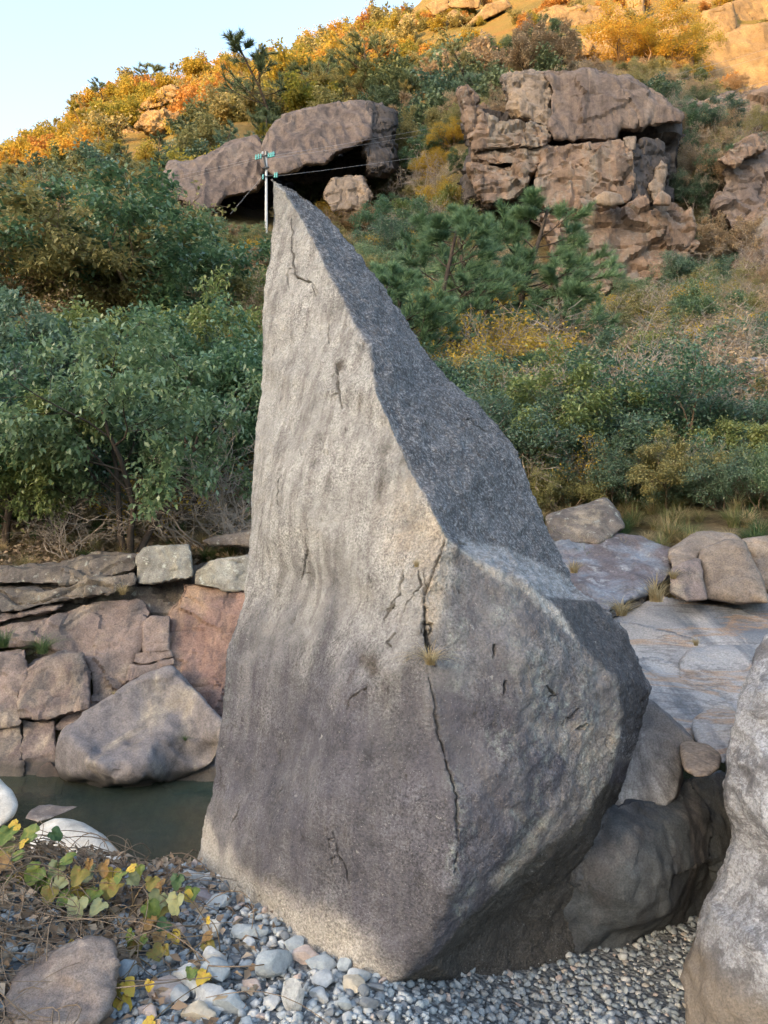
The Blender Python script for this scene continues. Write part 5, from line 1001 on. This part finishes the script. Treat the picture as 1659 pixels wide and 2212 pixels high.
def solid_stone(name, colr, amp=0.25):
    q = NT(name); gg = q.noise(q.pos(), 45, 6, 0.72); cc = q.mix(1.0, colr, q.ramp(gg, [(0.28, 1 - amp), (0.72, 1 + amp)]), 'MULTIPLY')
    cc = q.mix(q.ramp(q.noise(q.pos(), 14, 5, 0.7), [(0.55, 0), (0.7, 0.45)]), cc, tuple(min(1, 1.5 * v) for v in colr)); q.base(cc)
    q.bump(q.noise(q.pos(), 60, 6, 0.75), 0.7, 0.01); return q.m
SM = {'blue': solid_stone('blue_grey_stone', (0.30, 0.335, 0.355)), 'light': solid_stone('light_grey_stone', (0.38, 0.395, 0.40)), 'pink': solid_stone('pink_stone', (0.44, 0.36, 0.32)), 'dark': solid_stone('dark_stone', (0.15, 0.165, 0.18)), 'purple': solid_stone('purple_stone', (0.24, 0.22, 0.235)), 'orange': solid_stone('orange_stone', (0.46, 0.30, 0.19)), 'rough': solid_stone('speckled_stone', (0.31, 0.32, 0.32), 0.55), 'tan': solid_stone('tan_stone', (0.41, 0.365, 0.29))}
BIG = [stone_np(200 + k, 3, 0.9) for k in range(6)]; MED = [stone_np(220 + k, 2, 1.0) for k in range(8)]
def crisp(me, a=32):
    me.set_sharp_from_angle(angle=math.radians(a)); return me
BIGM = [crisp(mesh_np('cobble%d' % k, v, f_, MAT['stone'], True)) for k, (v, f_) in enumerate(BIG)]; MEDM = [crisp(mesh_np('pebble%d' % k, v, f_, MAT['stone'], True)) for k, (v, f_) in enumerate(MED)]
def ground_hit(xd, yd):
    d = 2.8
    for k in range(25):
        z = float(G((xd - CX) / F * d, d)); d = d + 0.6 * ((H - z) * F / (yd - CY) - d)
    return d
taken = []
COB = [(1185,775,150,140,'blue','blue grey cobble with a flat top near the foot of the tall rock'),(950,815,140,110,'blue','squarish blue grey cobble below the vine leaves'),(700,885,170,100,'pink','long pinkish cobble at the lower left'),(810,840,120,120,'light','pale angular cobble leaning against the pink one'),
 (920,910,170,110,'light','broad light grey cobble at the bottom'),(1270,930,130,150,'rough','coarse speckled grey cobble at the bottom edge'),(1080,612,140,70,'blue','long blue grey cobble lying beside the vines'),(1085,645,60,50,'light','small light stone in front of the long blue cobble'),
 (512,565,115,70,'light','pale cobble among the dead vines'),(860,440,120,40,'purple','flat dark purple stone among vine leaves'),(950,430,60,38,'orange','small orange stone near the rock foot'),(955,470,125,55,'blue','flat blue cobble behind the vine leaves'),(930,730,90,105,'light','upright pale wedge shaped stone'),
 (1238,615,52,42,'dark','small dark stone at the rock foot'),(1262,655,95,52,'blue','bluish stone touching the rock foot'),(1330,712,105,70,'pink','pinkish stone by the rock foot'),(1392,735,120,62,'blue','blue grey stone beside the pinkish one'),(1490,745,75,60,'blue','rounded blue stone near the rock base'),
 (1552,790,95,72,'light','light speckled stone near the rock tip'),(1412,812,105,62,'light','light grey stone in the middle of the cobbles'),(1512,830,115,72,'tan','tan rounded stone among light cobbles'),(1380,868,75,55,'light','small pale cobble near the speckled one'),(1092,820,85,50,'pink','small pink slab among grey cobbles'),
 (920,600,105,75,'rough','mottled cobble under an olive leaf'),(840,345,85,42,'light','flat pale stone below the bright leaf'),(560,800,110,90,'blue','blue cobble under the yellow leaf'),(760,880,110,80,'light','small pale cobble by the pink stone'),(1000,930,120,90,'blue','blue cobble cut by the bottom edge'),(640,940,90,60,'pink','pink cobble at the bottom left'),
 (395,950,90,80,'light','white angular stone at the bottom left edge'),(1600,905,80,60,'dark','dark stone under the rock tip'),(1580,860,60,60,'dark','dark stone pressed against the rock tip'),(1160,905,90,60,'light','light cobble beside the speckled one'),(860,960,120,70,'tan','tan cobble at the lower edge')]
for k, (cx_, cy_, w, h_, m, lab) in enumerate(COB):
    xd, yd = cx_ * .5, 1735 + cy_ * .5; d = ground_hit(xd, yd); s = w * .5 / F * d * 0.62
    p = at(xd, yd, d + s * 0.6); o = obj('cobble', BIGM[k % 6]); hz = max(0.55, min(1.5, h_ / w * 1.35))
    o.location = (p.x, p.y, float(G(p.x, p.y)) + s * 0.55 * hz); o.scale = (s * 1.08, s * 1.05, s * 1.25 * hz); o.rotation_euler = (rg.uniform(-.15, .15), rg.uniform(-.2, .2), rg.uniform(-.5, .5))
    o.material_slots[0].link = 'OBJECT'; o.material_slots[0].material = SM[m]; tag(o, lab, 'stone', 'cobbles on the gravel bank'); taken.append((p.x, p.y, s))
def visible_gravel(x_, y_):
    xd = x_ / y_ * F + CX; yd = CY + (H - float(G(x_, y_))) / y_ * F
    if not (-30 < xd < 1700 and yd < 2260): return False
    if inpoly(np.array([xd]), np.array([yd]), [(428,1840),(560,1945),(590,1995),(680,2035),(845,2115),(900,2125),(1100,2085),(1330,2010),(1480,1980),(1480,1500),(428,1500)])[0]: return False
    return True
cnt = 0; tries = 0
while cnt < 266 and tries < 20000:
    tries += 1
    x_ = rg.uniform(-1.35, 0.9); y_ = rg.uniform(2.3, 4.0); left = x_ < 0.02
    if not visible_gravel(x_, y_): continue
    if not left and rg.random() < 0.72: continue
    if left and y_ > 3.35 and rg.random() < 0.6: continue
    s = rg.uniform(0.020, 0.046) if left else rg.uniform(0.016, 0.028)
    if any((x_ - a) ** 2 + (y_ - b) ** 2 < (0.85 * (s + c_)) ** 2 for a, b, c_ in taken): continue
    taken.append((x_, y_, s)); o = obj('pebble', MEDM[cnt % 8]); o.location = (x_, y_, float(G(x_, y_)) + s * 0.42); o.scale = (s, s, s)
    o.rotation_euler = (rg.uniform(-.4, .4), rg.uniform(-.4, .4), rg.uniform(0, 6.28))
    cm = rg.choice(['blue', 'blue', 'blue', 'rough', 'light', 'rough', 'dark', 'blue', 'pink']); o.material_slots[0].link = 'OBJECT'; o.material_slots[0].material = SM[cm]
    szw = ('small ' if s < 0.028 else 'large ' if s > 0.038 else 'fist sized ') if left else ('tiny ' if s < 0.022 else 'small ')
    cw = {'blue': 'blue grey', 'light': 'light grey', 'pink': 'pinkish', 'tan': 'tan', 'dark': 'dark', 'rough': 'speckled grey'}[cm]
    wh = ('near the vines' if x_ < -0.75 else 'at the rock foot' if y_ > 2.95 else 'at the bottom of the view') if left else ('in front of the overhang' if x_ < 0.45 else 'beside the pale rock')
    tag(o, szw + cw + ' pebble on the gravel ' + wh, 'stone', 'pebbles left of the rock' if left else 'pebbles below the overhang'); cnt += 1
SML = [stone_np(240 + k, 1, 0.9) for k in range(6)]
def gravel(name, nst, xr, yr, sr, seed, label):
    r = np.random.RandomState(seed); x_ = r.uniform(*xr, nst); y_ = r.uniform(*yr, nst); z_ = G(x_, y_)
    xd = x_ / y_ * F + CX; yd = CY + (H - z_) / y_ * F
    ok = (xd > -900) & (xd < 2500) & (yd < 2330) & (z_ > -0.5) & ~inpoly(xd, yd, [(440,1840),(570,1945),(600,1985),(690,2025),(845,2095),(900,2105),(1100,2065),(1330,1990),(1480,1950),(1480,1500),(440,1500)])
    x_, y_, z_ = x_[ok], y_[ok], z_[ok]; Vs, Fs, lv, off = [], [], [], 0; kk = r.randint(0, 6, len(x_))
    for k in range(6):
        m = kk == k; nn = m.sum(); v, f_ = SML[k]; s = (sr[0] + (sr[1] - sr[0]) * r.uniform(0, 1, nn) ** 2)[:, None, None]
        a = r.uniform(0, 6.28, nn); tl = r.normal(0, 0.35, nn); ca, sa = np.cos(a), np.sin(a); ct, st_ = np.cos(tl), np.sin(tl); o1 = np.zeros(nn)
        R = np.stack([np.stack([ca, -sa * ct, sa * st_], 1), np.stack([sa, ca * ct, -ca * st_], 1), np.stack([o1, st_, ct], 1)], 1)
        W = np.einsum('nij,vj->nvi', R, v) * s + np.stack([x_[m], y_[m], z_[m] + r.uniform(-0.004, 0.012, nn)], 1)[:, None, :]
        Vs.append(W.reshape(-1, 3)); Fs.append((f_[None] + (np.arange(nn) * len(v))[:, None, None] + off).reshape(-1, 3)); lv.append(np.repeat(r.uniform(0, 1, nn), len(v))); off += nn * len(v)
    o = obj(name, mesh_np(name, np.concatenate(Vs), np.concatenate(Fs), MAT['stone'], False, {'lv': np.concatenate(lv)}))
    tag(o, label, 'gravel', kind='stuff')
gravel('gravel', 26000, (-3.4, 2.3), (2.1, 4.9), (0.011, 0.034), 1, 'blue grey river gravel covering the bank')

# ------------------------------------------------------------------ vines, dead stems and leaf litter at the lower left
def vine_leaf(seed):
    r = np.random.RandomState(seed); a = np.linspace(-math.pi, math.pi, 22, endpoint=False)
    lob = 0.62 + 0.30 * np.abs(np.cos(1.5 * a)) ** 0.8 + 0.12 * np.cos(a) + 0.05 * r.normal(size=22); lob[0] *= 0.45
    x_ = lob * np.cos(a) + 0.35; y_ = lob * np.sin(a); z_ = 0.15 * r.normal() * x_ - 0.35 * y_ ** 2 + 0.42 * np.abs(y_) - 0.28 * x_ ** 2 + 0.06 * r.normal(size=22)
    inn = np.stack([x_ * .55, y_ * .55, z_ * .45 + .02], 1); V = np.concatenate([[[0.0, 0, 0]], inn, np.stack([x_, y_, z_], 1)]); Fc, Q = [], []
    for i in range(22):
        j = (i + 1) % 22; Fc.append([0, 1 + i, 1 + j]); Q.append([1 + i, 23 + i, 23 + j, 1 + j])
    return mesh_np('vine_leaf', V, [np.array(Fc), np.array(Q)], None, True)
VL = [vine_leaf(k) for k in range(5)]
def vmat(name, c1, c2, c3):
    q = NT(name); f = q.noise(q.co(), 2.2, 5, 0.6); c = q.ramp(f, [(0.35, c1), (0.52, c2), (0.68, c3)]); q.base(c); q.b.inputs['Roughness'].default_value = 0.5
    t = q.t.nodes.new('ShaderNodeBsdfTranslucent'); q.t.links.new(c, t.inputs[0]); m = q.t.nodes.new('ShaderNodeMixShader'); m.inputs[0].default_value = 0.25
    q.t.links.new(q.b.outputs[0], m.inputs[1]); q.t.links.new(t.outputs[0], m.inputs[2]); q.t.links.new(m.outputs[0], q.out.inputs[0]); return q.m
VM = {'g': vmat('vine_green', (0.08, 0.13, 0.03), (0.13, 0.18, 0.05), (0.22, 0.22, 0.05)), 'd': vmat('vine_dark_green', (0.035, 0.075, 0.035), (0.05, 0.10, 0.045), (0.08, 0.13, 0.05)), 'p': vmat('vine_pale_green', (0.20, 0.23, 0.12), (0.28, 0.30, 0.16), (0.33, 0.32, 0.14)),
      'y': vmat('vine_yellow', (0.42, 0.33, 0.05), (0.5, 0.36, 0.06), (0.38, 0.2, 0.05)), 'o': vmat('vine_olive', (0.15, 0.14, 0.04), (0.22, 0.19, 0.05), (0.24, 0.13, 0.05)), 'b': vmat('vine_brown', (0.2, 0.115, 0.05), (0.28, 0.18, 0.07), (0.15, 0.08, 0.04))}
VLS = [[(40,110,90,'g'),(75,90,60,'y'),(150,130,110,'g'),(225,125,65,'d'),(60,170,85,'p'),(110,160,50,'y'),(40,250,90,'b'),(15,215,80,'o'),(20,150,90,'g'),(90,225,80,'g'),(130,300,85,'o')],
 [(170,280,100,'g'),(250,260,80,'p'),(310,240,90,'g'),(200,320,85,'g'),(280,330,95,'p'),(350,290,85,'o'),(400,300,95,'p'),(450,260,75,'b'),(490,290,85,'y'),(530,300,65,'g'),(470,340,85,'o'),(350,370,90,'y'),(340,420,105,'p'),(420,380,90,'g'),(390,250,70,'b'),(510,350,80,'o'),(220,370,80,'o'),(150,350,80,'g'),(80,320,80,'y'),(580,280,60,'y'),(600,272,60,'g'),(300,395,80,'g'),(440,430,80,'p'),(40,330,90,'g'),(560,320,70,'p')],
 [(690,340,85,'b'),(770,315,70,'d'),(690,395,105,'p'),(765,400,105,'p'),(680,440,115,'o'),(830,370,70,'g'),(660,325,70,'o'),(640,440,90,'g'),(800,395,60,'y')],
 [(660,520,85,'b'),(720,510,70,'d'),(690,560,75,'b'),(745,560,65,'y'),(590,600,85,'o'),(570,560,70,'g'),(660,630,80,'o'),(890,610,70,'o'),(910,570,60,'b'),(905,503,36,'y'),(630,580,60,'g'),(710,620,50,'o')],
 [(540,775,80,'y'),(490,800,90,'o'),(525,840,90,'y'),(890,735,70,'y'),(650,772,50,'y'),(830,715,60,'g'),(320,650,60,'y'),(345,645,45,'d'),(660,940,70,'y'),(945,712,45,'p')]]
LB = ['vine with green and yellow leaves in the left corner above the dead stems', 'dense vine of pale green and yellow leaves in front of the pale boulder', 'vine shoot with pale lobed leaves on the cobbles', 'vine shoot with brown and olive leaves over the cobbles', 'low vine shoot with dark yellow leaves at the pink boulder']
MAT['vine'] = plainmat('vine_stem', (0.16, 0.12, 0.07), 0.8, 0, 0.3, 40, 0.2)
vr = random.Random(9)
def vd(cy_): return float(np.interp(cy_, [80, 300, 420, 600, 800, 950], [3.32, 3.18, 3.08, 2.92, 2.68, 2.52]))
for gi, (ls, lab) in enumerate(zip(VLS, LB)):
    c0 = ls[len(ls) // 2]; root = at(c0[0] * .5, 1735 + c0[1] * .5, vd(c0[1])); root.z = float(G(root.x, root.y)) + 0.01
    e = empty('vine', tuple(root)); tag(e, lab, 'vine', 'vines at the lower left'); P3d = []
    for k, (cx_, cy_, w, m) in enumerate(ls):
        d = vd(cy_) + vr.uniform(-.06, .06); p = at(cx_ * .5, 1735 + cy_ * .5, d); gz = float(G(p.x, p.y)) + 0.03
        if p.z < gz: p.z = gz
        P3d.append(p); s = w * .5 / F * d * 0.55
        o = obj('leaf', VL[vr.randrange(5)], e, p - root); o.scale = (s, s, s)
        if not o.data.materials: o.data.materials.append(VM['g'])
        o.rotation_euler = Matrix.Rotation(vr.uniform(0, 6.28), 3, 'Z').to_euler()
        tilt = vr.uniform(0.25, 1.15); az = vr.uniform(-0.9, 0.9)      # blades tip toward the open side
        o.rotation_euler = (Matrix.Rotation(az, 3, 'Z') @ Matrix.Rotation(tilt, 3, 'X') @ Matrix.Rotation(vr.uniform(-2.6, -0.5), 3, 'Z')).to_euler()
        o.material_slots[0].link = 'OBJECT'; o.material_slots[0].material = VM[m]
    lines = []
    for k in range(len(P3d)):
        a = root + Vector((vr.uniform(-.25, .25), vr.uniform(-.05, .15), 0)); b = P3d[k]; a.z = float(G(a.x, a.y)); mid = (a + b) / 2 + Vector((vr.uniform(-.05, .05), vr.uniform(-.05, .05), 0.06))
        t = np.linspace(0, 1, 9)[:, None]; q = (1 - t) ** 2 * np.array(a) + 2 * t * (1 - t) * np.array(mid) + t * t * np.array(b); lines.append((q - np.array(root), np.linspace(0.0028, 0.0016, 9)))
    v, f_ = tubes(lines, 4); obj('stem', mesh_np('vine_stem', v, f_, MAT['vine'], True), e)
r = np.random.RandomState(4); lines = []
for k in range(460):
    x_, y_ = r.uniform(-1.75, -0.62), r.uniform(2.25, 3.5)
    if x_ > -0.98 and r.uniform() < 0.9: continue
    a = r.uniform(0, 6.28); L = r.uniform(0.15, 0.6); cur = r.normal(0, 2.2); t = np.linspace(0, 1, 8); an = a + cur * t
    px = x_ + np.cumsum(np.cos(an)) * L / 8; py = y_ + np.cumsum(np.sin(an)) * L / 8; pz = G(px, py) + 0.015 + r.uniform(0, 0.10) + 0.05 * np.sin(t * math.pi) * r.uniform(0, 1.6)
    lines.append((np.stack([px, py, pz], 1), np.full(8, r.uniform(0.001, 0.0026))))
v, f_ = tubes(lines, 4); tag(obj('dead_stems', mesh_np('dead_stems', v, f_, plainmat('dead_stem', (0.19, 0.145, 0.105), 0.9, 0, 0.35, 30, 0.1), True)), 'tangle of dead brown vine stems at the lower left', 'dead stems', kind='stuff')
nl = 4200; x_ = r.uniform(-1.9, -0.45, nl); y_ = r.uniform(2.2, 3.75, nl); kp = (x_ < -0.92) | (r.uniform(size=nl) < 0.12); x_, y_ = x_[kp], y_[kp]
P = np.stack([x_, y_, G(x_, y_) + r.uniform(0.01, 0.055, len(x_))], 1); D = unit(np.stack([r.normal(size=len(x_)), r.normal(size=len(x_)), r.normal(0, .35, len(x_))], 1))
v, f_, lv = leafgeo(P, D, 0.05, 0.03, r, 0.5, 0.4); LM['litter'] = leafmat('litter_leaf', [(0.11, 0.075, 0.05), (0.19, 0.135, 0.09), (0.27, 0.20, 0.14), (0.33, 0.27, 0.2)], 0.8, 0.1, 0.0)
tag(obj('leaf_litter', mesh_np('leaf_litter', v, f_, LM['litter'], False, {'lv': lv})), 'brown fallen leaves lying among the dead stems', 'leaf litter', kind='stuff')
r = np.random.RandomState(14); nl = 5200; xd = r.uniform(-60, 640, nl); d_ = r.uniform(7.0, 10, nl); xx = (xd - CX) / F * d_
P = np.stack([xx, d_, hill_z(xx, d_) + r.uniform(0.0, 0.05, nl)], 1); D = unit(np.stack([r.normal(size=nl), r.normal(size=nl), r.normal(0, .35, nl)], 1)); v, f_, lv = leafgeo(P, D, 0.07, 0.035, r, 0.5, 0.4)
tag(obj('leaf_litter', mesh_np('bank_litter', v, f_, LM['litter'], False, {'lv': lv})), 'brown leaf litter on the ground under the left bank trees', 'leaf litter', kind='stuff')

# ------------------------------------------------------------------ utility pole and wires
MAT['pole'] = plainmat('pole_concrete', (0.55, 0.56, 0.57), 0.7, 0, 0.08, 6); MAT['steel'] = plainmat('dark_steel', (0.06, 0.065, 0.07), 0.5, 0.6); MAT['glass'] = plainmat('turquoise_insulator', (0.12, 0.42, 0.42), 0.15, 0, 0.1, 5, 0.6); MAT['wire'] = plainmat('wire_metal', (0.30, 0.30, 0.31), 0.5, 0.3)
PD = 50.0; foot = gl(575.2, PD, 0); pole = empty('utility_pole', foot); tag(pole, 'pale concrete utility pole with turquoise insulators behind the rock tip', 'utility pole')
def local(xd, yd, d=PD): return np.array(at(xd, yd, d) - Vector(foot))
tp = local(575.2, 328)
v, f_ = tubes([(np.array([[0, 0, -1.0], [tp[0] * .5, 0, tp[2] * .5], tp]), np.array([0.10, 0.085, 0.07]))], 14); obj('pole_shaft', mesh_np('pole_shaft', v, f_, MAT['pole'], True), pole)
def bar(name, a, b, rad, mat, k=8):
    v, f_ = tubes([(np.array([a, (a + b) / 2, b]), np.full(3, rad))], k); return obj(name, mesh_np(name, v, f_, mat, True), pole)
off = np.array([0, -0.14, 0])
ca_ = bar('crossarm', local(553, 341.5) + off, local(596, 335.5) + off, 0.045, MAT['steel'], 4)
bar('brace', local(570, 341) + off, local(575.5, 367) + off, 0.06, MAT['steel'], 4); bar('bracket', local(569, 366) + off, local(582, 363.5) + off, 0.07, MAT['steel'], 6); cb_ = bar('lower_crossarm', local(568, 383.5) + off, local(600, 380.5) + off, 0.04, MAT['steel'], 4)
bar('pole_cap', local(568, 335) + off, local(568, 330) + off, 0.06, MAT['pole'], 8); bar('fuse', local(577, 338) + off, local(577, 330) + off, 0.08, MAT['steel'], 8)
def insulator(xd, yd):
    c = local(xd, yd) + off; t = np.array([[0, 0, -.17], [0, 0, -.16], [0, 0, -.10], [0, 0, -.06], [0, 0, 0], [0, 0, .04], [0, 0, .1], [0, 0, .14], [0, 0, .17]]) + c
    v, f_ = tubes([(t, np.array([0.012, 0.06, 0.075, 0.03, 0.065, 0.075, 0.03, 0.055, 0.012]))], 10); obj('insulator', mesh_np('insulator', v, f_, MAT['glass'], True), ca_ if yd < 360 else cb_)
for q in [(554, 341.5), (559, 340.5), (564, 339.5), (580.5, 338), (585, 337), (588.5, 336), (592, 335), (569, 384), (594.5, 380.5), (598.5, 380)]: insulator(*q)
def wire(a, b, sag, label, rad=0.012):
    rad *= 0.6
    t = np.linspace(0, 1, 40)[:, None]; p = np.array(a) * (1 - t) + np.array(b) * t; p[:, 2] -= (4 * sag * t * (1 - t))[:, 0]
    v, f_ = tubes([(p - np.array(a), np.full(40, rad))], 4); o = obj('power_line', mesh_np('power_line', v, f_, MAT['wire'], True)); o.location = a; tag(o, label, 'wire', 'power lines')
wire(at(596, 335, PD), at(1800, 60, 80), 1.0, 'upper power line running right from the pole across the crag', 0.014); wire(at(594, 341, PD - .3), at(1800, 72, 80), 1.2, 'second power line just under the upper one running right', 0.012); wire(at(600, 380, PD), at(1800, 130, 72), 1.2, 'lower power line running right from the pole past the dark overhang', 0.018)
wire(at(553, 341, PD), at(-150, 432, 80), 1.0, 'upper power line running left from the pole', 0.012); wire(at(553, 345, PD - .3), at(-150, 442, 80), 1.2, 'lower power line running left from the pole', 0.012); wire(at(572, 375, PD), at(498, 462, PD - 1), 0.0, 'guy wire slanting down left from the pole', 0.018)
